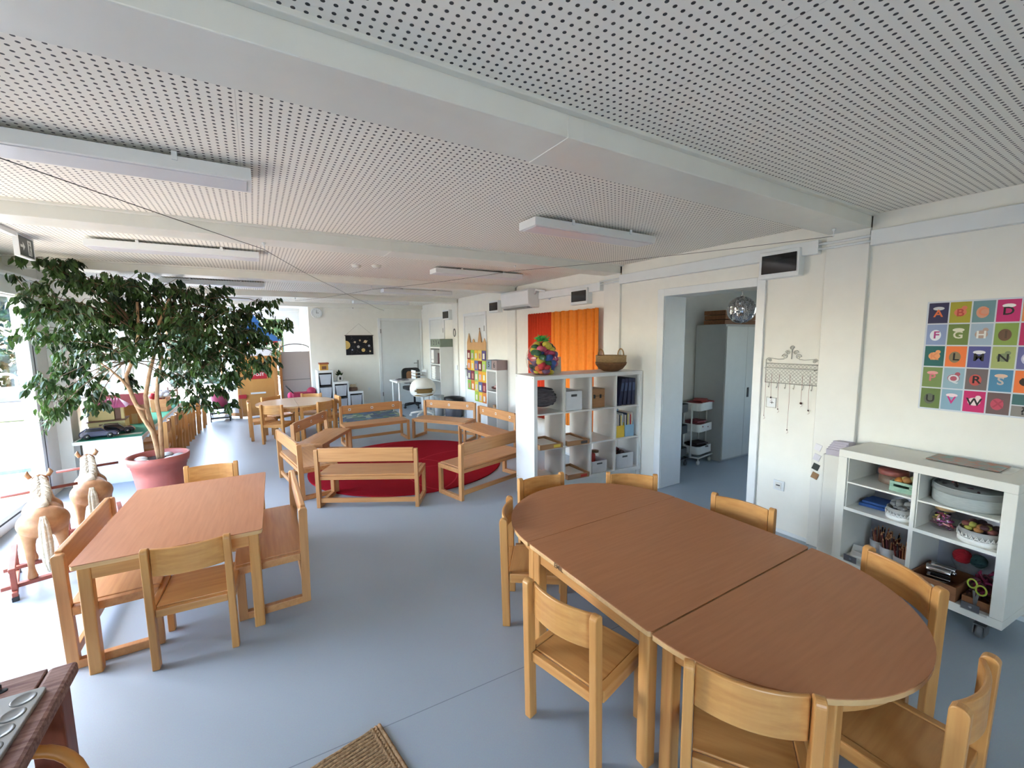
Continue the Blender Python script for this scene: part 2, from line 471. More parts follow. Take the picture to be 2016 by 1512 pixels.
# ------------------------------------------------------------------ cable trunking, fuse boxes, conduits
for i, (a, b, lab) in enumerate(((-1.2, 1.268, 'white cable trunking above the alphabet poster'), (1.58, 3.59, 'white cable trunking over the open doorway'), (3.9, 5.2, 'white cable trunking beside the air conditioner above the orange curtain'))):
    z0 = 2.245 if i < 2 else 2.2
    tag(B(XR - .06, XR, a, b, z0, z0 + .1).build('cable_trunking', FRAMEW, bevel=.004), lab, 'trunking', 'cable trunking along the wall')
for i, (y0, lab) in enumerate(((1.24, 'pair of thin white conduits crossing the wall post near the alphabet poster'), (3.56, 'pair of thin white conduits crossing the wall post above the basket'))):
    c = MB().use(FRAMEW)
    for dz in (2.275, 2.31): c.tube([(XR - .046, y0, dz), (XR - .046, y0 + .36, dz)], .009)
    tag(c.build('conduit'), lab, 'conduit', 'conduits crossing the posts')
for y0, y1, z0, z1, lab in ((1.69, 1.99, 2.1, 2.31, 'large white fuse box with smoked window over the doorway corner'), (4.1, 4.42, 2.06, 2.26, 'white fuse box with smoked window above the orange curtain'),
                            (6.36, 6.68, 2.08, 2.28, 'white fuse box with smoked window left of the air conditioner'), (8.5, 8.84, 2.04, 2.25, 'small white fuse box high up near the far corner')):
    t = thing('fuse_box', lab, 'fuse box', (XR, y0, z0), 0, 'fuse boxes on the wall')
    w, h = y1 - y0, z1 - z0
    MB().use(FRAMEW).box(-.09, 0, 0, w, 0, h).build('housing', None, t, bevel=.005)
    MB().use(SMOKE).box(-.1, -.091, .015, w - .025, .035, h - .03).build('smoked_flap', None, t, bevel=.003)
ac = thing('air_conditioner', 'white wall-mounted air conditioner above the red curtain', 'air conditioner', (XR, 5.26, 2.09))
pr = [(0, 0), (-.13, 0), (-.2, .05), (-.21, .24), (-.19, .27), (0, .27)]
MA = Matrix(((1, 0, 0, 0), (0, 0, 1, 0), (0, 1, 0, 0), (0, 0, 0, 1)))
MB().use(FRAMEW).prism(pr, 0, .8, MA).build('housing', None, ac, bevel=.008)
MB().use(mat('grey_louvre', (120, 122, 122), .5)).box(-.19, -.1, .04, .74, -.006, .012).build('air_outlet', None, ac)
MB().use(FRAMEW).tube([(-.08, 0, .2), (-.1, -.06, .25), (-.05, -.2, .22), (-.03, -.3, .1)], .018).build('hose', None, ac)

# ------------------------------------------------------------------ ceiling lamps, detectors, wires
DIFF = mat('opal_diffuser', (214, 216, 222), .3, var=.01)
GRILL = mat('grey_diffuser', (186, 182, 184), .35, var=.01)
def lamp():
    t = thing('ceiling_light', '', 'ceiling light', (0, 0, CE))
    b = MB().use(FRAMEW)
    b.box(0, 1.16, 0, .2, -.075, -.02)
    b.build('lamp_body', None, t, bevel=.003)
    MB().use(DIFF).box(.02, 1.14, .02, .18, -.079, -.0755).build('diffuser', None, t)
    for x in (.3, .86):
        MB().use(STEEL).box(x, x + .04, .06, .14, -.02, 0).build('bracket', None, t)
        MB().use(FRAMEW).box(x + .01, x + .03, -.008, .0, -.04, -.005).build('clip', None, t)
    return t
L0 = lamp()
LAMPS = [(-1.12, 2.38, 'long ceiling light nearest the glass door, in front of the second beam'), (1.63, 2.38, 'ceiling light closest to the doorway fuse box'), (-1.07, 4.55, 'ceiling light directly over the leafy tree'),
         (1.8, 4.6, 'ceiling light between the second and third beams near the orange curtain'), (-.98, 6.95, 'ceiling light behind the tree top'), (1.8, 6.85, 'ceiling light over the far benches near the third beam'),
         (-.98, 9.2, 'ceiling light above the play panels at the far end'), (1.8, 9.2, 'ceiling light over the desk at the far wall')]
for i, (x, y, lab) in enumerate(LAMPS):
    if i == 0: L0.location = (x, y, CE); L0['label'] = lab; L0['group'] = 'linear ceiling lights'
    else: dup(L0, (x, y, CE), 0, lab)
for i, (x, y, lab) in enumerate(((1.02, 4.98, 'white smoke detector on the ceiling, left one of the pair'), (1.22, 4.9, 'white smoke detector on the ceiling, right one of the pair'))):
    tag(MB().use(WHITE).lathe([(.0, -.03), (.035, -.03), (.05, -.012), (.055, 0), (0, 0)], 20).build('smoke_detector', None, loc=(x, y, CE)), lab, 'smoke detector', 'smoke detectors')
WIRE = mat('wire_grey', (60, 60, 60), .5)
HK = []
def sag(a, b, d=.04, n=14):
    a, b = Vector(a), Vector(b)
    return [a.lerp(b, i / n) - Vector((0, 0, d * 4 * (i / n) * (1 - i / n))) for i in range(n + 1)]
hooks = [(.11, 3.72), (.96, 6.02), (1.87, 8.32), (2.72, 10.4)]
hz = 2.335
prev = (-2.0 + .12, .45, hz)
h2 = [(3.45, 1.42), (2.3, 3.72), (1.42, 6.02), (.66, 8.32)]
def hook(x, y, lab):
    t = MB().use(FRAMEW).lathe([(.012, 2.368), (.012, 2.355), (.004, 2.35), (.003, 2.33)], 10, (0, 0, -hz))
    t.tube([(.0, 0, 2.335 - hz), (.008, 0, 2.325 - hz), (.0, 0, 2.315 - hz), (-.008, 0, 2.32 - hz)], .002, 6)
    tag(t.build('ceiling_hook', None, loc=(x, y, hz)), lab, 'hook', 'wire hooks under the beams')
for (x, y), lab in zip(hooks + h2, ('white hook under the second beam above the leafy tree', 'white hook under the third beam, on the wire running from the tree', 'white hook under the fourth beam above the clock side', 'white hook at the far beam above the desk',
        'white hook under the nearest big beam by the wall', 'white hook under the second beam near the ceiling light', 'white hook under the third beam left of the second wire', 'white hook under the fourth beam above the wall clock')):
    hook(x, y, lab)
w1 = MB().use(WIRE); w2_ = MB().use(WIRE)
pts = [prev] + [(x, y, 2.318) for x, y in hooks]
for a, b in zip(pts, pts[1:]): w1.tube(sag(a, b, .015), .0022, 5)
pts = [(x, y, 2.318) for x, y in h2]
for a, b in zip(pts, pts[1:]): w2_.tube(sag(a, b, .015), .0018, 5)
tag(w1.build('hanging_wire'), 'thin dark wire strung under the ceiling over the leafy tree', 'wire')
tag(w2_.build('hanging_wire'), 'thin wire strung from the nearest beam across to the far bay', 'wire')

EXG = mat('exit_dark_green', (14, 44, 36), .35); EXW = mat('exit_white', (214, 222, 218), .4)
es = thing('exit_sign', 'dark green emergency exit sign with white running figure under the ceiling by the glass door', 'exit sign', (-1.45, 4.66, 2.3)); es.scale = (.75, .78, .78)
MB().use(FRAMEW).box(-.03, .012, -.01, .33, -.012, .0).box(-.03, .012, -.01, .33, .185, .2).box(-.03, .012, -.01, .0, 0, .185).box(-.03, .012, .32, .33, 0, .185).build('frame', None, es, bevel=.002)
MB().use(EXG).box(-.028, .008, .0, .32, 0, .185).build('sign_plate', None, es)
fg = MB().use(EXW); ME = basis((.0085, 0, 0), (0, 1, 0), (0, 0, 1))
def q2(pts): fg.add([ME @ Vector((u, v, .0004)) for u, v in pts], [tuple(range(len(pts)))])
q2([(.19, .02), (.27, .02), (.27, .165), (.19, .165)]); q2([(.03, .08), (.085, .08), (.085, .05), (.13, .0925), (.085, .135), (.085, .105), (.03, .105)])
fg.use(EXG); ME = basis((.009, 0, 0), (0, 1, 0), (0, 0, 1))
q2([(.225 + .013 * math.cos(i * .6), .14 + .013 * math.sin(i * .6)) for i in range(11)]); q2([(.212, .125), (.242, .12), (.238, .08), (.214, .085)]); q2([(.214, .09), (.205, .03), (.218, .03), (.228, .085)]); q2([(.225, .085), (.25, .06), (.25, .025), (.24, .025), (.238, .055), (.22, .075)]); q2([(.236, .12), (.262, .105), (.26, .097), (.236, .108)])
fg.build('pictogram', None, es)
MB().use(STEEL).box(-.02, .0, .05, .27, .2, .205).build('mount', None, es)
eb = MB().use(FRAMEW).box(-1.475, -1.435, 4.0, 4.62, 2.425, 2.46)
tag(eb.build('emergency_light', bevel=.003), 'slim white emergency light strip on the ceiling next to the exit sign', 'emergency light')
# ------------------------------------------------------------------ children's chairs
def rounded_top(y0, y1, z0, z1, r=.02, rake=0):
    n = 5; P = [(y0, z0), (y1, z0)]
    for i in range(n + 1):
        a = PI / 2 * i / n; P.append((y1 - r + r * math.cos(a) - rake, z1 - r + r * math.sin(a)))
    for i in range(n + 1):
        a = PI / 2 + PI / 2 * i / n; P.append((y0 + r + r * math.cos(a) - rake, z1 - r + r * math.sin(a)))
    return P
def yz(x0):
    return Matrix(((0, 0, 1, x0), (1, 0, 0, 0), (0, 1, 0, 0), (0, 0, 0, 1)))
def curved_plank(w, bulge, y, z0, z1, th, n=12):
    P = []
    for i in range(n + 1):
        x = -w / 2 + w * i / n; P.append((x, y - bulge * (1 - (2 * x / w) ** 2)))
    Q = [(x, b + th) for x, b in reversed(P)]
    return MB().prism(P + Q, z0, z1, smooth=False)
CW, CD, CH, CS = .37, .345, .64, .315
def make_chair():
    t = thing('child_chair', '', 'chair')
    for s in (-1, 1):
        x = s * (CW / 2 - .016)
        MB().prism(rounded_top(-.022, .022, 0, CH, .02, .012), x - .016, x + .016, yz(0)).build('leg', BEECH, t, bevel=.004)
        MB().box(x - .016, x + .016, CD - .04, CD, 0, CS - .012).build('leg', BEECH, t, bevel=.004)
        xi = s * (CW / 2 - .016)
        MB().box(xi - .016, xi + .016, .024, CD - .002, CS - .048, CS + .006).build('side_rail', BEECHY, t, bevel=.005)
    MB().box(-CW / 2 + .034, CW / 2 - .034, -.012, .014, CS - .045, CS - .004).build('rear_rail', BEECHX, t, bevel=.004)
    MB().box(-CW / 2 + .034, CW / 2 - .034, CD - .03, CD - .008, CS - .045, CS - .012).build('front_rail', BEECHX, t, bevel=.004)
    MB().box(-CW / 2 + .034, CW / 2 - .034, .016, CD - .001, CS - .0095, CS + .002).build('seat', BEECHX, t, bevel=.003)
    curved_plank(CW - .066, .034, -.004, CH - .155, CH - .012, .016).build('backrest', BEECHX, t, bevel=.005)
    return t
CH0 = make_chair(); used = [0]
def chair_by_back(p, q, label, group, sc_=1.0):
    """p, q: positions of the two rear posts; the chair faces the side its front lies on (left of p->q)"""
    p, q = Vector(p), Vector(q); m = (p + q) / 2; a = math.atan2(q.y - p.y, q.x - p.x)
    if not used[0]:
        used[0] = 1; CH0.location = (m.x, m.y, 0); CH0.rotation_euler = (0, 0, a); CH0['label'] = label; CH0['group'] = group; o = CH0
    else: o = dup(CH0, (m.x, m.y, 0), a, label, group)
    return o
def chair_at(x, y, deg, label, group):
    a = R(deg); d = Vector((math.cos(a), math.sin(a))) * .17
    return chair_by_back((x - d.x, y - d.y), (x + d.x, y + d.y), label, group)
G1 = 'chairs around the long oval table'
chair_at(.975, 1.25, -76.6, 'beech child chair facing the middle of the long table, seat in full view', G1)
chair_at(1.243, 2.11, -126.6, 'beech child chair tucked at the far rounded end, seen edge-on beside the blue floor', G1)
chair_at(1.742, 2.47, 172, 'beech child chair behind the far rounded table end, in front of the white shelf side', G1)
chair_at(2.328, 2.15, 138.2, 'beech child chair behind the far rounded table end, below the white bins', G1)
chair_at(2.5, 1.42, 98.4, 'beech child chair on the wall side of the table, below the wall socket', G1)
chair_at(2.36, .63, 59.2, 'beech child chair between the long table and the white cubby on castors', G1)
chair_at(1.754, .285, 1.2, 'beech child chair at the near rounded end, its curved back seen end-on beside the castor', G1)
chair_at(1.205, .63, -55.6, 'beech child chair with a scuffed back at the near rounded end, seen from behind', G1)
G2 = 'chairs around the small far round table'
chair_at(-.13, 8.19, -86, 'beech child chair at the far round table, on the side of the wooden post panel', G2)
chair_at(.17, 7.58, -35, 'beech child chair at the far round table, back turned towards the leafy tree', G2)
chair_at(.2, 8.75, -145, 'beech child chair at the far round table, in front of the wooden post panel', G2)
chair_at(.86, 8.78, 160, 'beech child chair at the far round table, in front of the grey fabric panel', G2)
chair_at(.95, 7.58, 37, 'beech child chair at the far round table, behind the slanting bench back', G2)
chair_at(1.22, 8.15, 93, 'beech child chair at the far round table, in front of the white bin steps', G2)
G3 = 'chairs lined up along the low play table'
for i, (x, y, lab) in enumerate(((-1.04, 6.92, 'child chair nearest the terracotta pot in the row along the play table'), (-1.03, 7.42, 'second child chair from the terracotta pot in the row along the play table'),
                              (-1.02, 7.92, 'third child chair from the terracotta pot in the row along the play table'), (-1.0, 8.42, 'fourth child chair from the terracotta pot in the row along the play table'),
                              (-.98, 8.92, 'fifth child chair from the terracotta pot in the row along the play table'), (-.95, 9.42, 'sixth child chair from the terracotta pot in the row along the play table'), (-.91, 9.95, 'last child chair of the row along the play table, beside the black rack'))):
    chair_at(x, y, 91, lab, G3)
G4 = 'seats around the small square-cornered table'
chair_at(-.358, 2.624, -3.5, 'beech child chair at the near end of the small rectangular table, seen from behind', G4)
chair_at(-.37, 4.2, 174, 'beech child chair at the far end of the small rectangular table, by the pot', G4)

# ------------------------------------------------------------------ benches
STK = mat('white_sticker', (235, 232, 226), .5); STD = mat('sticker_print', (120, 50, 46), .5, c2=(40, 60, 50), scale=30)
def make_bench(L, name='child_bench', stickers=True, H=.6, D=.36, S=.33):
    t = thing(name, '', 'bench')
    h = L / 2
    for s in (-1, 1):
        x = s * (h - .018)
        MB().prism(rounded_top(-.024, .024, 0, H - .01, .014, .01), x - .018, x + .018, yz(0)).build('leg', BENCHW, t, bevel=.003)
        MB().box(x - .018, x + .018, D - .045, D, 0, S - .045).build('leg', BENCHW, t, bevel=.003)
        MB().box(x - .018, x + .018, .02, D, S - .045, S).build('side_rail', BENCHX, t, bevel=.003)
        MB().box(x - .018, x + .018, .02, D - .044, 0, .045).build('runner', BENCHX, t, bevel=.003)
    bk_ = MB().box(-h + .04, h - .04, -.028, .0, H - .135, H).build('backrest', BENCHX, t, bevel=.005)
    MB().box(-h + .037, h - .037, .0, D + .004, S - .014, S + .004).build('seat', BENCHX, t, bevel=.004)
    MB().box(-h + .037, h - .037, -.012, .01, S - .05, S - .014).build('rear_rail', BENCHX, t, bevel=.003)
    MB().box(-h + .037, h - .037, D - .035, D - .012, S - .05, S - .014).build('front_rail', BENCHX, t, bevel=.003)
    MB().box(-h + .037, h - .037, -.012, .012, .05, .095).build('stretcher', BENCHX, t, bevel=.003)
    if stickers:
        for q in (-.35 * L, 0, .35 * L):
            sb = MB().use(STK).box(q - .018, q + .018, 0, .0015, H - .085, H - .049)
            sb.use(STD).box(q - .009, q + .009, .0015, .002, H - .077, H - .058)
            o = sb.build('sticker', None, bk_); o['label'] = 'small white picture sticker'
    return t
B0 = make_bench(1.0)
GB = 'benches in a ring around the red rug'
BN = [(.866, 4.188, -30.5, 'child bench in front of the red rug, its back squarely towards the room'), (.255, 5.2, -81.4, 'child bench left of the red rug, seen from its pale side end'),
      (.6, 6.33, 59.3 - 180, 'child bench between the far round table and the red rug, back slanting upwards'), (1.58, 7.05, 182, 'child bench with three stickers, patterned rug showing under its backrest'),
      (2.733, 6.575, 126, 'child bench with three stickers in front of the dark bin and desk'), (2.98, 5.4, 95, 'child bench partly hidden by the white shelf, below the castle hanging'),
      (2.17, 3.96, 15, 'child bench to the side of the red rug, running behind the white shelf')]
for i, (x, y, a, lab) in enumerate(BN):
    if i == 0: B0.location = (x, y, 0); B0.rotation_euler = (0, 0, R(a)); B0['label'] = lab; B0['group'] = GB
    else: dup(B0, (x, y, 0), R(a), lab, GB)
B1 = make_bench(.92, stickers=False, H=.62)
B1.location = (-.885, 3.3, 0); B1.rotation_euler = (0, 0, R(-90)); B1['label'] = 'short child bench on the window side of the small rectangular table'; B1['group'] = 'benches at the small rectangular table'
dup(B1, (.18, 3.29, 0), R(90), 'short child bench on the room side of the small rectangular table', 'benches at the small rectangular table')

# ------------------------------------------------------------------ tables
TH = .585
def legs_at(t, pts, s=.026, z=TH - .024, m=BEECH):
    for x, y in pts:
        MB().prism(rect_round(x - s, x + s, y - s, y + s, .008, 3), 0, z).build('leg', m, t)
def rect_table(name, label, x0, y0, w, d, topm, rot=0, group=None):
    t = thing(name, label, 'table', (x0, y0, 0), rot, group)
    MB().prism(rect_round(0, w, 0, d, .02), TH - .004, TH).build('tabletop', topm, t)
    MB().prism(rect_round(.001, w - .001, .001, d - .001, .02), TH - .026, TH - .0041).build('edge_band', EDGEW, t, bevel=.003)
    for a, b, c, e in ((.07, w - .07, .03, .052), (.07, w - .07, d - .052, d - .03), (.03, .052, .07, d - .07), (w - .052, w - .03, .07, d - .07)):
        MB().box(a, b, c, e, TH - .096, TH - .026).build('apron', BEECHX if w - .1 < b - a + .1 else BEECHY, t, bevel=.003)
    legs_at(t, [(.046, .046), (w - .046, .046), (w - .046, d - .046), (.046, d - .046)])
    return t
rect_table('rectangular_table', 'small rectangular table with reddish laminate top near the rocking horses', -.829, 2.73, .8, 1.2, TOPW, R(-2))
x0, x1 = 1.155, 2.325; yc0, yc1 = .962, 1.768
mt = rect_table('rectangular_table', 'square-cornered middle table of the long oval table group', x0, yc0 + .002, x1 - x0, yc1 - yc0 - .004, TOPD)
tx = MB(); put_text(tx, 'EMIL', .034, basis((-.0, .54, TH - .014), (0, -1, 0), (0, 0, 1)) @ Matrix.Translation((0, 0, .0012)), mat('pencil_scrawl', (92, 66, 40), .7))
tx.build('pencil_scribble', None, mt)
def half_table(label, cx, cy, r, rot, topm, group=None, legs=None, mids=(60, 120)):
    t = thing('half_round_table', label, 'table', (cx, cy, 0), rot, group)
    def arc(rr, y0=0.0): return [(rr * math.cos(PI * i / 40), max(y0, rr * math.sin(PI * i / 40))) for i in range(41)]
    MB().prism(arc(r), TH - .004, TH).build('tabletop', topm, t)
    MB().prism(arc(r - .001, .001), TH - .026, TH - .0041).build('edge_band', EDGEW, t, bevel=.003)
    # bent apron set in from the edge
    out = [((r - .05) * math.cos(PI * (i + 1) / 42), max(.03, (r - .05) * math.sin(PI * (i + 1) / 42))) for i in range(41)]
    inn = [((r - .07) * math.cos(PI * (i + 1) / 42), max(.03, (r - .07) * math.sin(PI * (i + 1) / 42))) for i in range(40, -1, -1)]
    MB().prism(out + inn, TH - .09, TH - .026, smooth=False).build('apron', BEECHX, t)
    MB().box(-r + .08, r - .08, .008, .028, TH - .09, TH - .026).build('rear_apron', BEECHX, t)
    legs_at(t, legs or [(r - .07, .034), (-r + .07, .034)] + [((r - .05) * math.cos(R(a)), (r - .05) * math.sin(R(a))) for a in mids])
    return t
xc = (x0 + x1) / 2; rr = (x1 - x0) / 2
half_table('half-round table forming the far end of the long oval group', xc, yc1 + .002, rr, 0, TOPD, 'half-round ends of the long table')
half_table('half-round table forming the near end of the long oval group', xc, yc0 - .006, rr, PI, TOPD, 'half-round ends of the long table', None, (56, 124))
half_table('pale half-round table half beside the wooden post panel', .548, 8.12, .6, PI / 2, TOPL, 'halves of the far round table', None, (113, 57))
half_table('pale half-round table half beside the white bin steps', .552, 8.12, .6, -PI / 2, TOPL, 'halves of the far round table', None, (122, 63))

# ------------------------------------------------------------------ rugs
def rug_mat():
    m = bpy.data.materials.new('red_felt'); m.use_nodes = True
    nt = m.node_tree; b = nt.nodes['Principled BSDF']; L = nt.links.new
    tc = nt.nodes.new('ShaderNodeTexCoord'); acc = None
    for cx, cy, r in ((-.4, -.5, .8), (.3, .4, .75), (.7, -.7, .9), (-.6, .6, .6)):
        vs = nt.nodes.new('ShaderNodeVectorMath'); vs.operation = 'DISTANCE'; vs.inputs[1].default_value = (cx, cy, .016)
        L(tc.outputs['Object'], vs.inputs[0])
        c = nt.nodes.new('ShaderNodeMath'); c.operation = 'COMPARE'; c.inputs[1].default_value = r; c.inputs[2].default_value = .008
        L(vs.outputs['Value'], c.inputs[0])
        if acc is None: acc = c.outputs[0]
        else:
            a = nt.nodes.new('ShaderNodeMath'); a.operation = 'MAXIMUM'; L(acc, a.inputs[0]); L(c.outputs[0], a.inputs[1]); acc = a.outputs[0]
    n = nt.nodes.new('ShaderNodeTexNoise'); n.inputs['Scale'].default_value = 150
    rp = nt.nodes.new('ShaderNodeValToRGB'); rp.color_ramp.elements[0].color = (*lin((132, 10, 26)), 1); rp.color_ramp.elements[1].color = (*lin((160, 18, 36)), 1)
    L(tc.outputs['Object'], n.inputs['Vector']); L(n.outputs['Fac'], rp.inputs[0])
    mx = nt.nodes.new('ShaderNodeMix'); mx.data_type = 'RGBA'; L(acc, mx.inputs[0]); L(rp.outputs[0], mx.inputs[6]); mx.inputs[7].default_value = (*lin((178, 44, 56)), 1)
    L(mx.outputs[2], b.inputs['Base Color']); b.inputs['Roughness'].default_value = .95; b.inputs['Specular IOR Level'].default_value = .1
    return m
tag(MB().use(rug_mat()).lathe([(0, .0), (1.2, 0), (1.22, .004), (1.22, .012), (1.205, .016), (0, .016)], 72, smooth=False).build('round_rug', None, loc=(1.66, 5.42, 0)), 'round red felt rug with fine curved lines inside the bench ring', 'rug')
sis = mat('sisal', (120, 92, 62), .9, c2=(176, 146, 108), scale=90, bump=.9, bscale=120)
sm = MB().use(sis)
P0 = Vector((.347, 1.705, 0)); ax = Vector((-.985, -.172, 0)); ay = Vector((.172, -.985, 0)).normalized()
for i in range(24):   # braided rows running along the long side
    a = P0 + ay * (.016 * i + .008) - ax * 0
    sm.tube([a + ax * (.012 + .9 * k / 30) + Vector((0, 0, .008 + .0012 * math.sin(k * 2.1 + i))) for k in range(31)], .0088, 6)
for i in range(3):
    a = P0 + ax * (-.002 - .0 + .016 * i)
    sm.tube([a + ay * (.39 * k / 16) + Vector((0, 0, .0085 + .001 * math.sin(k * 2.3))) for k in range(17)], .0088, 6)
tag(sm.build('sisal_mat'), 'braided natural sisal mat on the floor in front of the tables', 'mat')
def patt():
    m = bpy.data.materials.new('town_print'); m.use_nodes = True
    nt = m.node_tree; b = nt.nodes['Principled BSDF']; L = nt.links.new
    tc = nt.nodes.new('ShaderNodeTexCoord'); v = nt.nodes.new('ShaderNodeTexVoronoi'); v.inputs['Scale'].default_value = 9; v.distance = 'CHEBYCHEV'
    rp = nt.nodes.new('ShaderNodeValToRGB'); e = rp.color_ramp.elements
    e[0].color = (*lin((70, 84, 98)), 1); e[1].color = (*lin((150, 160, 156)), 1)
    for p, c in ((.3, (90, 112, 84)), (.45, (74, 92, 120)), (.6, (156, 160, 130)), (.75, (60, 74, 84))): q = e.new(p); q.color = (*lin(c), 1)
    rp.color_ramp.interpolation = 'CONSTANT'
    s = nt.nodes.new('ShaderNodeSeparateColor'); L(tc.outputs['Object'], v.inputs['Vector']); L(v.outputs['Color'], s.inputs[0]); L(s.outputs[0], rp.inputs[0]); L(rp.outputs[0], b.inputs['Base Color'])
    b.inputs['Roughness'].default_value = .9
    return m
tag(B(1.28, 2.66, 8.75, 9.93, 0, .006).build('play_rug', patt()), 'blue and green patterned play rug on the floor behind the stickered bench', 'rug')
# ------------------------------------------------------------------ the big leafy plant
def leaf_mat(name, c, c2, tr=.25):
    m = bpy.data.materials.new(name); m.use_nodes = True
    nt = m.node_tree; b = nt.nodes['Principled BSDF']; L = nt.links.new
    oi = nt.nodes.new('ShaderNodeTexCoord'); n = nt.nodes.new('ShaderNodeTexNoise'); n.inputs['Scale'].default_value = 6
    rp = nt.nodes.new('ShaderNodeValToRGB'); rp.color_ramp.elements[0].position = .35; rp.color_ramp.elements[1].position = .65
    rp.color_ramp.elements[0].color = (*lin(c), 1); rp.color_ramp.elements[1].color = (*lin(c2), 1)
    L(oi.outputs['Object'], n.inputs['Vector']); L(n.outputs['Fac'], rp.inputs[0]); L(rp.outputs[0], b.inputs['Base Color'])
    b.inputs['Roughness'].default_value = .38
    t = nt.nodes.new('ShaderNodeBsdfTranslucent'); L(rp.outputs[0], t.inputs[0])
    mx = nt.nodes.new('ShaderNodeMixShader'); mx.inputs[0].default_value = tr
    L(b.outputs[0], mx.inputs[1]); L(t.outputs[0], mx.inputs[2]); L(mx.outputs[0], nt.nodes['Material Output'].inputs[0])
    return m
LEAF = leaf_mat('fig_leaf', (30, 54, 28), (72, 102, 46), .28)
BARK = mat('pale_bark', (150, 112, 78), .8, c2=(190, 156, 120), scale=14, stretch=(3, 3, 1), bump=.4)
rng = np.random.default_rng(5)
def leaves(mb, P, D, S, w=.42, droop=0):
    """one folded pointed leaf at each P, hanging along D"""
    vs = []; fs = []
    for p, d, s in zip(P, D, S):
        d = d / np.linalg.norm(d); r = rng.normal(size=3); u = np.cross(d, r); u /= np.linalg.norm(u); n = np.cross(u, d)
        o = len(vs); b = n * s * .1
        vs += [p, p + d * s * .28 + u * s * w * .5 + b, p + d * s * .62 + u * s * w * .38 + b, p + d * s, p + d * s * .62 - u * s * w * .38 + b, p + d * s * .28 - u * s * w * .5 + b]
        fs += [(o, o + 1, o + 2, o + 3), (o, o + 3, o + 4, o + 5)]
    mb.add(vs, fs)
TX, TY = -.97, 5.86
tree = thing('potted_fig_tree', 'large leafy potted fig tree with drooping leaves in a terracotta plastic pot', 'potted plant', (TX, TY, 0))
POT = mat('terracotta_plastic', (168, 92, 82), .5, var=.04)
MB().use(POT).lathe([(.0, .012), (.185, .012), (.195, .0), (.2, .012), (.225, .2), (.238, .3), (.243, .3), (.246, .335), (.262, .34), (.27, .375), (.275, .42), (.262, .425), (.25, .41), (.235, .34), (.0, .34)], 48).build('pot', None, tree)
MB().use(mat('potting_soil', (52, 38, 30), .95, scale=60, bump=.8)).lathe([(.0, .37), (.12, .372), (.238, .36)], 32).build('soil', None, tree)
stb = mat('pale_stone', (206, 204, 200), .6, var=.08)
for i, (x, y, s) in enumerate(((-.13, -.12, .075), (.12, -.1, .07), (.17, .03, .06), (-.02, -.17, .05), (.05, .15, .06), (-.16, .06, .06))):
    o = MB().use(stb).ell((x, y, .375), (s, s * .8, s * .5)).build('stone', None, tree)
def wig(pts, y0=5.86, dy=0):
    return [(x - TX, (y0 - TY) + dy * i / len(pts) + .015 * math.sin(i * 1.7), z) for i, (x, z) in enumerate(pts)]
stA = [(-.955, .36), (-1.002, .676), (-1.06, .838), (-1.118, 1.046), (-1.151, 1.183), (-1.158, 1.29), (-1.099, 1.421), (-1.056, 1.553), (-1.016, 1.738), (-1.0, 2.05)]
stB = [(-.965, .36), (-.993, .619), (-1.026, .9), (-1.033, 1.066), (-.985, 1.308), (-.936, 1.496), (-.892, 1.684), (-.8, 2.0)]
stC = [(-.945, .36), (-.934, .667), (-.927, .807), (-.937, 1.003), (-.916, 1.222), (-.865, 1.439), (-.856, 1.656), (-.86, 1.818), (-.75, 2.1)]
for S_, r0, dy in ((stA, .024, -.1), (stB, .026, .12), (stC, .024, .0)):
    p = wig(S_, dy=dy); n = len(p)
    MB().use(BARK).tube(p, [r0 * (1 - .6 * i / n) for i in range(n)], 9).build('stem', None, tree)
MB().use(BARK).tube([(q[0] - TX, -.06, q[1]) for q in ((-1.1, .98), (-1.07, .95), (-1.03, .93))], [.016, .015, .014], 8).build('stem', None, tree)
MB().use(BARK).tube([(q[0] - TX, -.05, q[1]) for q in ((-1.151, 1.183), (-1.2, 1.266), (-1.27, 1.36), (-1.4, 1.5))], [.015, .013, .01, .006], 8).build('stem', None, tree)
CL = [(-1.65, 5.56, 2.40, .12, .08), (-1.54, 5.57, 2.31, .23, .14), (-1.66, 5.46, 2.05, .13, .22), (-1.55, 5.62, 1.99, .28, .26), (-1.35, 5.72, 2.2, .3, .2), (-1.11, 5.7, 2.19, .3, .2), (-.93, 6.16, 2.19, .39, .22), (-.58, 5.84, 2.15, .3, .2), (-1.55, 6.06, 1.77, .36, .26), (-1.19, 5.85, 1.82, .36, .26), (-.88, 5.94, 1.82, .44, .29), (-.5, 5.65, 1.79, .43, .28), (-.23, 5.94, 1.91, .35, .22), (0, 6.08, 1.96, .28, .14), (.27, 5.87, 1.83, .16, .11), (.16, 6.0, 2.08, .2, .09), (-.11, 5.96, 1.59, .36, .23), (.04, 5.6, 1.35, .21, .23), (-.27, 6.01, 1.44, .36, .24), (-.5, 5.91, 1.48, .34, .2), (-.79, 5.74, 1.55, .32, .17), (-1.2, 5.58, 1.51, .25, .15), (-1.66, 6.08, 1.41, .2, .16), (-1.68, 5.59, 1.22, .12, .21), (-1.66, 5.59, .94, .08, .16), (-1.54, 6.11, 1.18, .21, .16), (-1.4, 5.8, 1.0, .13, .13), (-1.22, 6.04, 1.22, .14, .12), (-.57, 5.83, 1.1, .23, .12), (-.39, 6.12, 1.03, .22, .12), (-.3, 6.09, .86, .15, .07), (-.67, 5.62, 1.0, .15, .06), (-1.48, 5.64, 2.38, .09, .06), (-.22, 5.69, 1.25, .17, .17)]
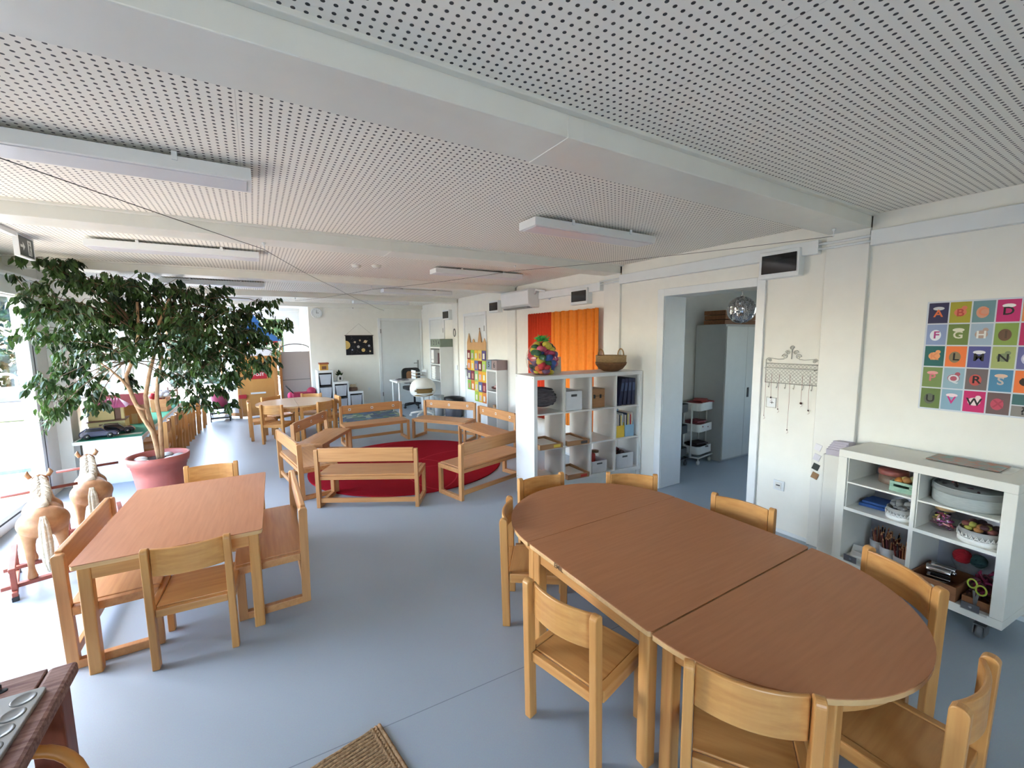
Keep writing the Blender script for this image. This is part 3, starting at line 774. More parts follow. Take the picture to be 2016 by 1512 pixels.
CL += [(-1.32, 5.93, 1.92, .36, .21), (-1.0, 6.01, 2.01, .38, .22), (-.73, 6.04, 1.97, .4, .25), (-.45, 6.13, 2.12, .3, .21), (-1.74, 5.68, 1.81, .11, .19), (-1.58, 5.59, 1.62, .24, .14), (-1.45, 6.13, 1.61, .32, .17), (-1.09, 5.95, 1.6, .32, .16), (-1.56, 6.1, 1.35, .21, .16), (-.49, 5.63, 1.35, .38, .16), (-.71, 5.84, 1.27, .22, .14), (-.33, 5.71, 1.68, .45, .22), (0, 5.89, 1.68, .3, .19), (-1.46, 5.5, 1.9, .28, .19), (-.27, 5.69, 1.23, .17, .14), (-1.65, 5.68, 1.09, .11, .19), (-1.49, 6.02, 1.06, .17, .18), (-.54, 5.66, .94, .2, .08)]
fo = MB().use(LEAF); tw = MB().use(mat('twig_bark', (84, 66, 46), .8, c2=(110, 88, 62), scale=14))
hubs = [Vector((-1.016, 5.8, 1.738)), Vector((-.892, 5.95, 1.684)), Vector((-.86, 5.87, 1.818)), Vector((-1.1, 5.8, 1.45)), Vector((-.8, 5.95, 2.0))]
for cx, cy, cz, rx, rz in CL:
    ry = min(.34, max(rx, rz) * .9)
    n = int(2300 * rx * rz + 24)
    # sprays: a few arching twigs per cluster, leaves hang from them
    c = Vector((cx, cy, cz)); hub = min(hubs, key=lambda h: (h - c).length)
    mid = hub.lerp(c, .55) + Vector((0, 0, .1))
    T = [hub, hub.lerp(mid, .5) + Vector((0, 0, .03)), mid, mid.lerp(c, .6) + Vector((0, 0, .03)), c]
    tw.tube([(p.x - TX, p.y - TY, min(p.z, 2.42 if p.y < 5.84 else 2.355)) for p in T], [.006, .0055, .0045, .0035, .002], 6)
    ns = max(3, n // 9)
    for k in range(ns):
        e = c + Vector((rng.uniform(-1, 1) * rx, rng.uniform(-1, 1) * ry, rng.uniform(-.6, 1) * rz))
        s0 = c.lerp(e, .1); m_ = s0.lerp(e, .6) + Vector((0, 0, .04)); e = e - Vector((0, 0, .03))
        tp = [s0, m_, e]
        tw.tube([(max(p.x, -1.86) - TX, p.y - TY, min(p.z, 2.42 if p.y < 5.84 else 2.355)) for p in tp], [.003, .0022, .0015], 4)
        P = []; D = []; S = []
        for i in range(max(4, n // ns)):
            f = rng.uniform(.15, 1); p = s0.lerp(m_, f * 2) if f < .5 else m_.lerp(e, f * 2 - 1)
            p = np.array((max(p.x, -1.86) - TX, p.y - TY, min(p.z, 2.4 if p.y < 5.8 else 2.33))) + rng.normal(size=3) * .014
            out = np.array((e.x - c.x, e.y - c.y, 0)); out = out / (np.linalg.norm(out) + 1e-6)
            P.append(p); D.append(np.array((0, 0, -1.0)) + out * rng.uniform(.0, .7) + rng.normal(size=3) * .28); S.append(rng.uniform(.055, .092))
        leaves(fo, P, D, S, .5)
fo_o = fo.build('foliage', None, tree); fo_o['kind'] = 'stuff'
tw_o = tw.build('twigs', None, tree); tw_o['kind'] = 'stuff'

# ------------------------------------------------------------------ rocking horses
HW = mat('horse_wood', (150, 104, 68), .5, c2=(176, 130, 90), scale=5, stretch=(5, 1, 5))
FUR = mat('cream_fur', (190, 176, 152), .95, c2=(222, 212, 192), scale=60, bump=1, bscale=90)
REDW = mat('red_brown_wood', (128, 62, 50), .5, c2=(150, 80, 64), scale=10)
def make_horse():
    t = thing('rocking_horse', '', 'toy horse')
    hb = MB().use(HW)
    hb.ell((0, .0, .45), (.128, .13, .098), 24, 16).ell((0, .16, .445), (.105, .2, .085), 24, 16).ell((0, .31, .45), (.105, .1, .09), 24, 16)
    hb.tube([(0, .3, .47), (0, .36, .53), (0, .405, .59), (0, .43, .64)], [.08, .062, .05, .045], 14)
    hb.tube([(0, .42, .64), (0, .49, .61), (0, .55, .565), (0, .57, .55)], [.05, .045, .034, .028], 14)
    for s in (-1, 1):
        hb.tube([(s * .07, .0, .42), (s * .075, -.015, .34), (s * .078, -.03, .25), (s * .08, -.015, .16), (s * .08, -.015, .12), (s * .08, -.01, .088)], [.05, .034, .022, .018, .024, .03], 12)
        hb.tube([(s * .06, .31, .42), (s * .068, .325, .34), (s * .072, .33, .24), (s * .074, .325, .15), (s * .074, .33, .12), (s * .074, .335, .088)], [.045, .03, .02, .017, .023, .029], 12)
    o = hb.build('horse_body', None, t)
    rm = o.modifiers.new('one_surface', 'REMESH'); rm.mode = 'VOXEL'; rm.voxel_size = .009; rm.use_smooth_shade = True
    sm_ = o.modifiers.new('smooth', 'SMOOTH'); sm_.factor = .5; sm_.iterations = 6
    mn = MB().use(FUR)
    for i in range(44):
        f = i / 43; y = .30 + .14 * f; z = .55 + .125 * f; y -= .055 * (1 - f * .3)
        for s in (-1, 1):
            x = s * rng.uniform(.0, .03)
            mn.tube([(x * .4, y, z), (x + s * .012, y - .02, z - .02), (x + s * .022, y - .026, z - .07 - .02 * rng.random())], [.011, .011, .004], 5)
    mn.build('mane', None, t)
    tl = MB().use(FUR)
    for i in range(22):
        a = rng.uniform(0, 2 * PI); r = rng.uniform(0, .02); dx, dy = r * math.cos(a), r * math.sin(a)
        tl.tube([(dx * .4, -.1, .51), (dx, -.145 + dy, .46), (dx * 1.3, -.145 + dy, .34), (dx * 1.1, -.13 + dy, .2), (dx * .5, -.125 + dy, .13 + .03 * rng.random())], [.008, .011, .013, .01, .003], 5)
    tl.build('tail', None, t)
    for s in (-1, 1):
        MB().use(HW).tube([(s * .045, .43, .665), (s * .06, .425, .695), (s * .054, .43, .72)], [.014, .016, .003], 7).build('ear', None, t)
    MB().use(REDW).tube([(-.19, .39, .575), (.19, .39, .575)], .011, 10).build('handle_bar', None, t)
    MB().use(FUR).tube([(0, .0, .548), (0, .12, .53), (0, .26, .54)], [.018, .022, .018], 8, M=Matrix.Diagonal((1.6, 1, 1, 1))).build('back_highlight', None, t)  # pale strip standing for the light along the horse's back
    for s in (-1, 1):
        MB().use(REDW).box(s * .16 - .014, s * .16 + .014, -.11, .43, .03, .06).build('runner', None, t, bevel=.004)
        for y in (-.06, .36):
            MB().use(REDW).box(s * .16 - .014, s * .16 + .014, y - .014, y + .014, .06, .19).build('post', None, t, bevel=.003)
        MB().use(REDW).box(s * .16 - .016, s * .16 + .016, -.1, .4, .19, .215).build('side_rail', None, t, bevel=.003)
        for y in (-.09, .41): MB().use(GASKET).box(s * .16 - .016, s * .16 + .016, y - .02, y + .02, 0, .03).build('foot', None, t, bevel=.002)
    for y in (-.02, .32):
        MB().use(REDW).box(-.22, .22, y - .02, y + .02, .06, .085).build('cross_bar', None, t, bevel=.003)
    return t
H0 = make_horse()
H0.location = (-1.29, 3.98, 0); H0.rotation_euler = (0, 0, R(17)); H0['label'] = 'wooden rocking horse with cream mane, nearer one standing in the sunlight'; H0['group'] = 'rocking horses'
dup(H0, (-1.19, 4.56, 0), R(15), 'wooden rocking horse with cream mane, the one beside the white column base')

# ------------------------------------------------------------------ worn workbench with paint tray, bottom corner of the picture
WB = mat('worn_red_wood', (104, 62, 52), .7, c2=(160, 122, 108), scale=9, stretch=(.8, 9, 9), bump=.5)
WBL = mat('dark_red_wood', (108, 52, 34), .55, c2=(128, 66, 46), scale=6, stretch=(7, 7, .7))
wbx, wby, wbz = -.595, 1.955, .55
wk = thing('work_bench', 'worn red-brown wooden work bench cut off by the picture corner', 'workbench', (wbx, wby, 0))
MB().use(WB).box(-.95, -.075, -.16, 0, wbz - .035, wbz).box(-.95, -.075, -.38, -.163, wbz - .035, wbz).box(-.95, -.075, -.75, -.383, wbz - .035, wbz).build('tabletop', None, wk, bevel=.004)
MB().use(WB).box(-.073, 0, -.75, 0, wbz - .045, wbz).build('end_board', None, wk, bevel=.012)
MB().use(WBL).box(-.9, -.05, -.1, -.06, wbz - .13, wbz - .036).build('apron', None, wk, bevel=.004)
for x in (-.09, -.85):
    for y in (-.09, -.68): MB().use(WBL).box(x - .005, x + .075, y - .03, y + .05, 0, wbz - .046).build('leg', None, wk, bevel=.006)
MB().use(GASKET).lathe([(0, .0), (.012, 0), (.012, .0012), (0, .0012)], 14, (-.16, -.06, wbz)).build('bolt_hole', None, wk)
PAL = mat('grey_tray', (150, 150, 144), .35)
pa = thing('paint_tray', 'grey plastic paint tray with two rows of round wells on the work bench', 'paint tray', (-.695, 1.815, wbz), R(-2))
MB().use(PAL).prism(rect_round(-.2, .06, -.33, .02, .015), 0, .013).build('tray', None, pa, bevel=.003)
WEL = mat('well_grey', (112, 112, 108), .3)
for x in (.02, -.075, -.15):
    for k in range(5):
        MB().use(WEL).lathe([(0, .0135), (.012, .0134), (.0225, .0142), (.026, .0155), (.028, .0142), (.029, .0131)], 24, (x, -.02 - .063 * k, 0)).build('well', None, pa)
cl = thing('metal_clamp', 'dark metal clamp lying at the edge of the work bench', 'clamp', (-.8, 1.87, wbz), R(60))
MB().use(BLACKP).box(-.08, .06, -.008, .008, 0, .012).build('bar', None, cl, bevel=.002)
MB().use(BLACKP).box(-.09, -.06, -.015, .03, 0, .022).tube([(-.03, .02, .012), (-.07, .02, .012)], .01).build('jaw', None, cl, bevel=.002)
OR = mat('amber_bentwood', (196, 128, 56), .35, c2=(212, 146, 72), scale=4)
ch = thing('bentwood_stool', 'amber bentwood child seat with a hoop back below the work bench', 'stool', (-.66, 1.62, 0), R(20))
MB().use(OR).lathe([(0, .29), (.13, .29), (.14, .3), (.13, .315), (0, .315)], 32).build('seat', None, ch)
hp = [(.14 * math.cos(a), .11 * math.sin(a) , .31 + .12 * math.sin(a)) for a in [PI * i / 16 for i in range(17)]]
MB().use(OR).tube(hp, .017, 10).build('hoop_back', None, ch)
for a in (45, 135, 225, 315):
    MB().use(OR).tube([(.1 * math.cos(R(a)), .1 * math.sin(R(a)), .29), (.14 * math.cos(R(a)), .14 * math.sin(R(a)), 0)], .016, 9).build('leg', None, ch)

# ------------------------------------------------------------------ low play table with toys
PT = thing('play_table', 'low white play table covered in green felt beside the leafy plant', 'table', (-1.81, 6.5, 0))
PTW, PTD, PTZ = .6, 3.4, .53
MB().use(WHITE).box(0, PTW, 0, PTD, PTZ - .04, PTZ).build('tabletop', None, PT, bevel=.003)
for y_ in (.01, PTD - .04): MB().use(mat('white_panel', (214, 220, 224), .5)).box(.08, PTW, y_, y_ + .02, 0, PTZ - .041).build('end_panel', None, PT, bevel=.002)
MB().use(mat('grey_post', (120, 122, 120), .5)).box(.0, .05, .05, .1, 0, PTZ - .041).build('leg', None, PT)
MB().use(mat('green_felt', (30, 122, 92), .9, var=.1)).box(.03, PTW - .005, .02, PTD - .03, PTZ, PTZ + .004).build('felt', None, PT)
tag(B(-1.55, -1.24, 6.66, 6.76, PTZ + .0045, PTZ + .007).build('card_strip', mat('tan_card', (170, 168, 140), .7)), 'tan card strip lying on the green felt as a road', 'card')
def toy_car(label, loc, rz, c):
    t = thing('toy_car', label, 'toy car', loc, rz, 'toy cars on the green felt')
    body = mat('car_paint_' + label.split()[0], c, .15, coat=.8, var=.02)
    MX = Matrix(((1, 0, 0, 0), (0, 0, 1, 0), (0, 1, 0, 0), (0, 0, 0, 1)))
    pr = [(-.14, .018), (.14, .018), (.145, .045), (.12, .06), (.06, .066), (.02, .1), (-.09, .102), (-.135, .07), (-.145, .05)]
    MB().use(body).prism(pr, -.055, .055, MX).build('car_body', None, t, bevel=.01)
    wd = MB().use(SMOKE)
    for s in (-1, 1): MB().use(SMOKE).prism([(-.1, .07), (.045, .07), (.012, .094), (-.085, .095)], s * .0556 - .001, s * .0556 + .001, MX).build('side_window', None, t)
    t.scale = (1.15, 1.2, 1.25)
    for x in (-.085, .085):
        for s in (-1, 1):
            M = Matrix.Translation((x, s * .052, .025)) @ Matrix.Rotation(PI / 2 * -s, 4, 'X')
            w = MB().use(GASKET).lathe([(0, 0), (.024, 0), (.025, .006), (.02, .012), (0, .012)], 16, M=M); w.use(CHROME).lathe([(0, .013), (.013, .0125)], 12, M=M); w.build('wheel', None, t)
    MB().use(CHROME).box(.13, .149, -.045, .045, .025, .036).build('bumper', None, t)
toy_car('navy toy saloon car at the front edge of the green felt', (-1.61, 6.65, PTZ + .004), R(5), (34, 38, 66))
toy_car('black toy car behind the navy saloon, in front of the yellow dollhouse', (-1.5, 6.83, PTZ + .004), R(12), (26, 28, 34))
YEL = mat('cream_yellow_plastic', (206, 190, 130), .5); PNK = mat('pink_plastic', (206, 92, 146), .4); DRED = mat('dark_red_roof', (132, 44, 52), .5)
BRN = mat('brown_plastic', (112, 76, 56), .5)
dh = thing('dollhouse', 'yellow dollhouse with pink ribbed roof and balcony behind the toy cars', 'dollhouse', (-1.7, 6.95, PTZ + .004), R(4))
MB().use(YEL).box(-.08, .26, 0, .3, 0, .14).build('lower_floor', None, dh, bevel=.004)
MB().use(YEL).box(-.08, .16, .05, .3, .15, .3).box(.22, .25, .05, .1, .15, .3).build('upper_floor', None, dh, bevel=.003)
MB().use(BRN).box(-.09, .27, -.03, .31, .14, .15).build('balcony', None, dh, bevel=.003)
for x in (.02, .1, .17): MB().use(BRN).box(x, x + .04, -.003, -.0003, .06, .11).build('window', None, dh)
MB().use(BRN).box(.165, .2195, .07, .29, .151, .3).build('inner_room', None, dh)
rf = MB().use(PNK)
rf.add([(-.12, .0, .3), (.28, .0, .3), (.28, .34, .3), (-.12, .34, .3), (-.04, .17, .4), (.2, .17, .4)], [(0, 1, 5, 4), (1, 2, 5), (2, 3, 4, 5), (3, 0, 4), (3, 2, 1, 0)])
for i in range(9):
    x = -.06 + .035 * i; rf.tube([(x * .92 - .0, .0 + .012, .302), (x * .78 + .015, .165, .402)], .005, 5)
rf.build('roof', None, dh)
d2 = thing('toy_barn', 'brown toy barn with dark red roof behind the yellow dollhouse', 'toy house', (-1.52, 7.5, PTZ + .004))
MB().use(mat('toy_wood', (168, 116, 76), .6)).box(-.2, .14, 0, .3, 0, .26).build('barn_body', None, d2, bevel=.003)
MB().use(DRED).add([(-.24, -.03, .26), (.18, -.03, .26), (.18, .33, .26), (-.24, .33, .26), (-.24, .15, .4), (.18, .15, .4)], [(0, 1, 5, 4), (2, 3, 4, 5), (1, 2, 5), (3, 0, 4), (3, 2, 1, 0)]).build('roof', None, d2)
MB().use(mat('cardboard', (176, 148, 120), .8)).box(.04, .1, -.004, -.001, 0, .14).build('barn_door', None, d2)
tag(B(-1.8, -1.5, 9.2, 9.6, PTZ + .004, .8).build('cardboard_box', mat('cardboard', (176, 148, 120), .8), bevel=.003), 'brown cardboard box standing at the far end of the green felt', 'box')
cr = thing('wooden_crate', 'pine crate of dressing-up things at the far end of the green felt', 'crate', (-1.45, 8.55, PTZ + .004))
PINE = mat('pine', (190, 138, 92), .6, c2=(170, 112, 70), scale=5, stretch=(1, 6, 8))
MB().use(PINE).box(0, .62 - .42, 0, .02, 0, .2).box(0, .2, .38, .4, 0, .2).box(0, .02, .02, .38, 0, .2).box(.18, .2, .02, .38, 0, .2).box(.02, .18, .02, .38, 0, .01).build('crate_body', None, cr, bevel=.003)
for i, (c, lab, dx, dz) in enumerate((((150, 22, 32), 'crumpled red velvet cloth on top of the pine crate', .06, .22), ((206, 206, 214), 'shiny white cloth hanging over the edge of the pine crate', .14, .24))):
    m_ = MB().use(mat('cloth_%d' % i, c, .5, var=.15))
    for k in range(7): m_.ell((-1.45 + dx + rng.uniform(-.05, .05), 8.7 + rng.uniform(-.1, .1), PTZ + dz + rng.uniform(-.03, .05)), (rng.uniform(.04, .07), rng.uniform(.05, .09), rng.uniform(.03, .06)), 10, 7)
    tag(m_.build('cloth'), lab, 'cloth')
fr_ = thing('toy_fence', 'small brown wooden toy ladder fence behind the pine crate', 'toy fence', (-1.42, 9.05, PTZ + .004))
f_ = MB().use(BRN)
for x in (0, .12, .24): f_.box(x, x + .018, 0, .018, 0, .34)
for z in (.08, .17, .26): f_.box(0, .258, .018, .03, z, z + .03)
f_.build('fence', None, fr_, bevel=.002)
rk = thing('storage_rack', 'black low rack with drawers beside the last chair of the row', 'rack', (-.85, 10.35, 0))
MB().use(BLACKP).box(0, .34, 0, .4, .06, .09).box(0, .34, 0, .4, .16, .19).box(0, .34, 0, .4, .26, .29).box(0, .02, 0, .02, 0, .29).box(.32, .34, 0, .02, 0, .29).box(0, .02, .38, .4, 0, .29).box(.32, .34, .38, .4, 0, .29).build('shelf', None, rk, bevel=.003)
tb = thing('pink_tub', 'pink translucent tub standing on the black rack', 'tub', (-.68, 10.55, .29))
MB().use(mat('pink_tub', (196, 92, 128), .3)).lathe([(0, 0), (.13, 0), (.16, .26), (.165, .26), (.165, .27), (.15, .27), (.12, .012), (0, .012)], 28).build('tub', None, tb)
# ------------------------------------------------------------------ play panels at the far end
PNLW = mat('panel_wood', (170, 118, 64), .5, c2=(186, 134, 78), scale=4, stretch=(8, 8, 1))
GRYF = mat('grey_fabric', (150, 138, 134), .9, scale=90, var=.05)
GTUBE = mat('grey_tube', (96, 90, 88), .4)
def play_panel(label, x, y, rz, w, h, face, arch=True):
    t = thing('room_divider', label, 'play panel', (x, y, 0), rz, 'standing play panels')
    for s in (0, 1):
        MB().use(PNLW).box(s * w - .025, s * w + .025, -.02, .02, 0, h).build('post', None, t, bevel=.004)
    MB().use(face).box(.026, w - .026, -.01, .01, .1, h - .02).build('panel', None, t, bevel=.002)
    MB().use(PNLW).box(.026, w - .026, -.014, .014, .03, .1).build('bottom_rail', None, t, bevel=.003)
    if arch:
        MB().use(GTUBE).tube([(w / 2 - w / 2 * math.cos(PI * i / 20), 0, h - .01 + .16 * math.sin(PI * i / 20) ** .7) for i in range(21)], .012, 8).build('arch', None, t)
    return t
g = play_panel('grey fabric play panel with arched tube top beside the white bin steps', .47, 10.75, R(2), .62, 1.4, GRYF)
MB().use(GTUBE).box(.03, .59, -.018, -.011, .74, .755).build('crease_bar', None, g)
p_ = play_panel('wooden play panel with a red post sign and white mail slot', -.33, 10.55, R(3), .68, 1.33, mat('honey_board', (176, 120, 58), .5, c2=(190, 136, 72), scale=3))
REDS = mat('red_sign', (170, 30, 44), .5)
MB().use(REDS).box(.22, .52, -.022, -.012, .82, .98).build('post_sign', None, p_, bevel=.002)
tx = MB(); put_text(tx, 'POST', .085, basis((.37, -.0235, .915), (1, 0, 0), (0, 0, 1)), mat('sign_white', (236, 234, 230), .5)); tx.build('sign_lettering', None, p_)
MB().use(WHITE).box(.2, .48, -.02, -.011, .5, .535).build('mail_slot', None, p_)
MB().use(REDS).box(-.02, .12, -.04, -.012, .42, .5).build('red_tray', None, p_, bevel=.003)
play_panel('white play panel with wooden posts, angled towards the child chairs', -.62, 10.95, R(-48), .42, 1.3, mat('white_board', (214, 220, 230), .5), False)
play_panel('narrow play panel with grey arch behind the red post panel', -.2, 11.3, 0, .6, 1.45, mat('white_board', (214, 220, 230), .5))
# blue play tent in the bay, red and white pennants
te = thing('play_tent', 'blue pointed play tent canopy with red and white pennants in the far bay', 'play tent', (-.05, 11.75, 0))
BLU = mat('blue_cloth', (52, 106, 172), .8, var=.08)
MB().use(BLU).add([(-.62, -.5, 1.62), (.62, -.5, 1.62), (.62, .5, 1.62), (-.62, .5, 1.62), (-.28, -.2, 1.92), (.28, -.2, 1.92), (.28, .2, 1.92), (-.28, .2, 1.92), (0, 0, 2.36)],
   [(0, 1, 5, 4), (1, 2, 6, 5), (2, 3, 7, 6), (3, 0, 4, 7), (4, 5, 8), (5, 6, 8), (6, 7, 8), (7, 4, 8)]).build('canopy', None, te)
PRED = mat('pennant_red', (176, 40, 52), .7)
for i in range(13):
    x = -.62 + i * .0954; MB().use(PRED if i % 2 else WHITE).prism([(x, 1.62), (x + .09, 1.62), (x + .07, 1.53), (x + .02, 1.53)], .502, .505, Matrix(((1, 0, 0, 0), (0, 0, -1, 0), (0, 1, 0, 0), (0, 0, 0, 1)))).build('pennant', None, te)
for x in (-.6, .6):
    for y in (-.48, .48): MB().use(PNLW).tube([(x, y, 0), (x, y, 1.64)], .014, 8).build('pole', None, te)
# toy pram in front of the grey panel
pr_ = thing('doll_pram', 'crimson doll pram with black handle in front of the grey fabric panel', 'doll pram', (.72, 10.3, 0))
CRIM = mat('crimson_cloth', (140, 22, 56), .7, var=.15)
MB().use(CRIM).prism(rect_round(-.1, .34, -.14, .14, .06), .34, .5).build('tub', None, pr_, bevel=.02)
MB().use(CRIM).ell((.3, 0, .5), (.1, .13, .1), 14, 9).build('hood', None, pr_)
MB().use(mat('pink_cloth', (206, 60, 104), .7)).ell((-.12, -.05, .44), (.06, .06, .08), 12, 8).build('cushion', None, pr_)
MB().use(BLACKP).tube([(-.05, -.12, .48), (-.2, -.12, .66), (-.2, .12, .66), (-.05, .12, .48)], .01).build('handle', None, pr_)
for x in (-.05, .3):
    for y in (-.13, .13):
        MB().use(BLACKP).lathe([(0, -.012), (.075, -.012), (.08, 0), (.075, .012), (0, .012)], 20, M=Matrix.Translation((x, y, .08)) @ Matrix.Rotation(PI / 2, 4, 'X')).build('wheel', None, pr_)
MB().use(GTUBE).tube([(-.05, -.13, .08), (.3, .13, .34)], .008).tube([(.3, -.13, .08), (-.05, .13, .34)], .008).tube([(-.05, .13, .08), (.3, -.13, .34)], .008).tube([(.3, .13, .08), (-.05, -.13, .34)], .008).build('frame', None, pr_)

# ------------------------------------------------------------------ stepped white bin storage
BIN = mat('white_bin', (206, 208, 212), .35); BINT = mat('grey_bin_front', (184, 188, 194), .4); RAIL_SHADE = mat('dark_rail_shade', (46, 46, 48), .5)
def bin_tower(label, x, h, n):
    t = thing('bin_storage', label, 'storage unit', (x, 9.98, 0), 0, 'stepped bin storage')
    w, d = .31, .42
    for a in (0, w - .022): MB().use(KALLAX).box(a, a + .022, 0, d, 0, h).build('side_panel', None, t, bevel=.002)
    MB().use(KALLAX).box(.022, w - .022, 0, d, h - .05, h).build('top_board', None, t, bevel=.002)
    MB().use(KALLAX).box(.022, w - .022, 0, d, .02, .06).build('bottom_board', None, t, bevel=.002)
    ph = (h - .05 - .06) / n
    for k in range(n):
        z0 = .06 + ph * k
        MB().use(RAIL_SHADE).box(.022, w - .022, .05, d, z0 + ph - .028, z0 + ph - .006).build('runner', None, t)
        MB().use(RAIL_SHADE).box(.022, w - .022, d - .03, d - .02, z0, z0 + ph - .028).build('shade_sheet', None, t)  # dark sheet standing in for the shade around the bin
        b = MB().use(BINT)
        m_ = .034; zt = z0 + ph - .045; zb = z0 + .025
        vs = [(m_ + .025, .02, zb), (w - m_ - .025, .02, zb), (w - m_ - .025, d - .03, zb), (m_ + .025, d - .03, zb), (m_, .004, zt), (w - m_, .004, zt), (w - m_, d - .01, zt), (m_, d - .01, zt)]
        b.add(vs, [(0, 3, 2, 1), (0, 1, 5, 4), (1, 2, 6, 5), (2, 3, 7, 6), (3, 0, 4, 7)])
        b.box(m_ - .004, w - m_ + .004, -.004, .01, zt, zt + .012)
        b.build('bin', None, t, bevel=.004)
    return t
bin_tower('tallest white bin tower, three grey-white bins high, beside the grey panel', 1.13, .97, 3)
bin_tower('middle white bin tower of the step, two bins high', 1.442, .71, 2)
bin_tower('lowest white bin tower of the step, next to the white door', 1.754, .47, 1)
h = thing('toy_house', 'small wooden toy house with red-brown flat roof on the tallest bin tower', 'toy house', (1.2, 10.12, .97))
MB().use(mat('toy_yellow', (196, 148, 66), .6)).box(0, .17, 0, .02, 0, .13).box(0, .03, .02, .14, 0, .13).box(.14, .17, .02, .14, 0, .13).box(.03, .14, .12, .14, 0, .13).build('walls', None, h, bevel=.003)
MB().use(mat('red_brown', (140, 74, 48), .6)).box(-.015, .185, -.02, .16, .13, .165).build('roof', None, h, bevel=.004)
MB().use(BRN).box(.04, .13, -.003, -.0005, .02, .09).build('doorway', None, h)
h = thing('house_planter', 'white house-shaped planter with a green plant on the middle bin tower', 'planter', (1.55, 10.12, .71))
MB().use(KALLAX).prism([(0, 0), (.11, 0), (.11, .1), (.055, .15), (0, .1)], -.1, 0, Matrix(((1, 0, 0, 0), (0, 0, -1, 0), (0, 1, 0, 0), (0, 0, 0, 1)))).build('house', None, h, bevel=.003)
MB().use(BLACKP).box(.035, .075, -.003, -.0005, .03, .09).build('doorway', None, h)
pl = MB().use(LEAF); P = [np.array((.055, .05, .14)) for _ in range(50)]
leaves(pl, [p + rng.normal(size=3) * .02 for p in P], [np.array((rng.normal(), rng.normal(), 1.0)) for _ in P], [rng.uniform(.05, .1) for _ in P], .4)
o = pl.build('greenery', None, h); o['kind'] = 'stuff'
h = thing('biscuit_jar', 'round clear jar of pale blocks in a dark rim on the lowest bin tower', 'jar', (1.88, 10.16, .47))
MB().use(mat('brown_band', (110, 80, 66), .5)).lathe([(0, 0), (.09, 0), (.095, .02), (.095, .07), (.09, .075), (0, .075)], 24).build('base', None, h)
bl = MB().use(mat('pale_blocks', (216, 200, 172), .6))
for k in range(9): bl.cbox(.05 * math.cos(k * .7), .05 * math.sin(k * .7), .11 + .01 * (k % 2), .035, .035, .05, k)
bl.build('blocks', None, h)
MB().use(GL).lathe([(.09, .075), (.095, .12), (.08, .17)], 24).build('glass', None, h)

# ------------------------------------------------------------------ back wall pieces
ck = thing('wall_clock', 'round white wall clock at the left end of the far wall', 'clock', (1.235, YB, 2.235))
MY = Matrix.Rotation(PI / 2, 4, 'X')
MB().use(FRAMEW).lathe([(0, 0), (.115, 0), (.118, .02), (.11, .034), (.1, .03), (0, .03)], 40, M=MY).build('case', None, ck)
dk = MB().use(mat('light_grey_mark', (140, 142, 142), .6))
for k in range(12):
    a = k * PI / 6; dk.cbox(.085 * math.sin(a), -.0305, .085 * math.cos(a), .005, .001, .014, 0, 0, a)
dk.build('hour_marks', None, ck)
MB().use(mat('grey_hand', (110, 112, 112), .5)).box(-.004, .004, -.033, -.0315, -.01, .06).box(-.01, .05, -.033, -.0315, -.004, .004).build('hands', None, ck)
PS = thing('solar_system_hanging', 'black cloth wall hanging printed with the sun and planets', 'wall hanging', (2.13, YB - .004, 1.275))
MB().use(mat('black_cloth', (18, 18, 26), .85)).box(-.31, .31, -.006, 0, 0, .45).build('cloth', None, PS)
MB().use(mat('dowel_dark', (60, 48, 40), .6)).tube([(-.325, -.006, .455), (.325, -.006, .455)], .009).build('rod', None, PS)
MB().use(WIRE).tube([(-.31, -.004, .46), (.0, -.001, .73), (.31, -.004, .46)], .0018, 5).build('string', None, PS)
pp = MB()
def disc(mb, x, z, r, c, y=-.0075):
    mb.use(mat('print_%d_%d_%d' % c, c, .85)); n = 24
    mb.add([(x + r * math.cos(2 * PI * i / n), y, z + r * math.sin(2 * PI * i / n)) for i in range(n)], [tuple(range(n))])
# sun: half disc at the left border
pp.use(mat('print_sun', (206, 176, 106), .85)); pp.add([(-.31, -.0075, .235 - .1)] + [(-.31 + .1 * math.sin(PI * i / 16), -.0075, .235 - .1 * math.cos(PI * i / 16)) for i in range(17)], [tuple(range(18))])
for x, z, r, c in ((-.105, .3, .024, (186, 170, 146)), (.01, .34, .022, (176, 160, 136)), (-.03, .19, .032, (170, 166, 160)), (.135, .31, .036, (208, 190, 150)), (.08, .11, .042, (206, 178, 116)), (.215, .21, .027, (160, 168, 180)), (-.17, .12, .018, (150, 160, 176)), (.235, .08, .02, (196, 186, 160))): disc(pp, x, z, r, c)
pp.use(mat('print_208_190_150', (208, 190, 150), .85)).cbox(.135, -.0078, .31, .12, .0006, .01, 0, 0, R(-20))
for _ in range(60):
    x, z = rng.uniform(-.2, .3), rng.uniform(.02, .43); disc(pp, x, z, .0025, (200, 196, 186), -.0072)
pp.build('planet_print', None, PS)
tag(MB().use(BLACKP).lathe([(0, 0), (.014, 0), (.014, .012), (0, .014)], 14, M=Matrix.Translation((2.02, YB, 2.37)) @ MY).build('wall_plug'), 'small black dot fixing high on the far wall above the planet hanging', 'fixing')
tag(MB().use(FRAMEW).box(2.28, 2.34, YB - .01, YB, .42, .48).build('wall_socket', bevel=.003), 'white wall socket low on the far wall left of the white door', 'socket')

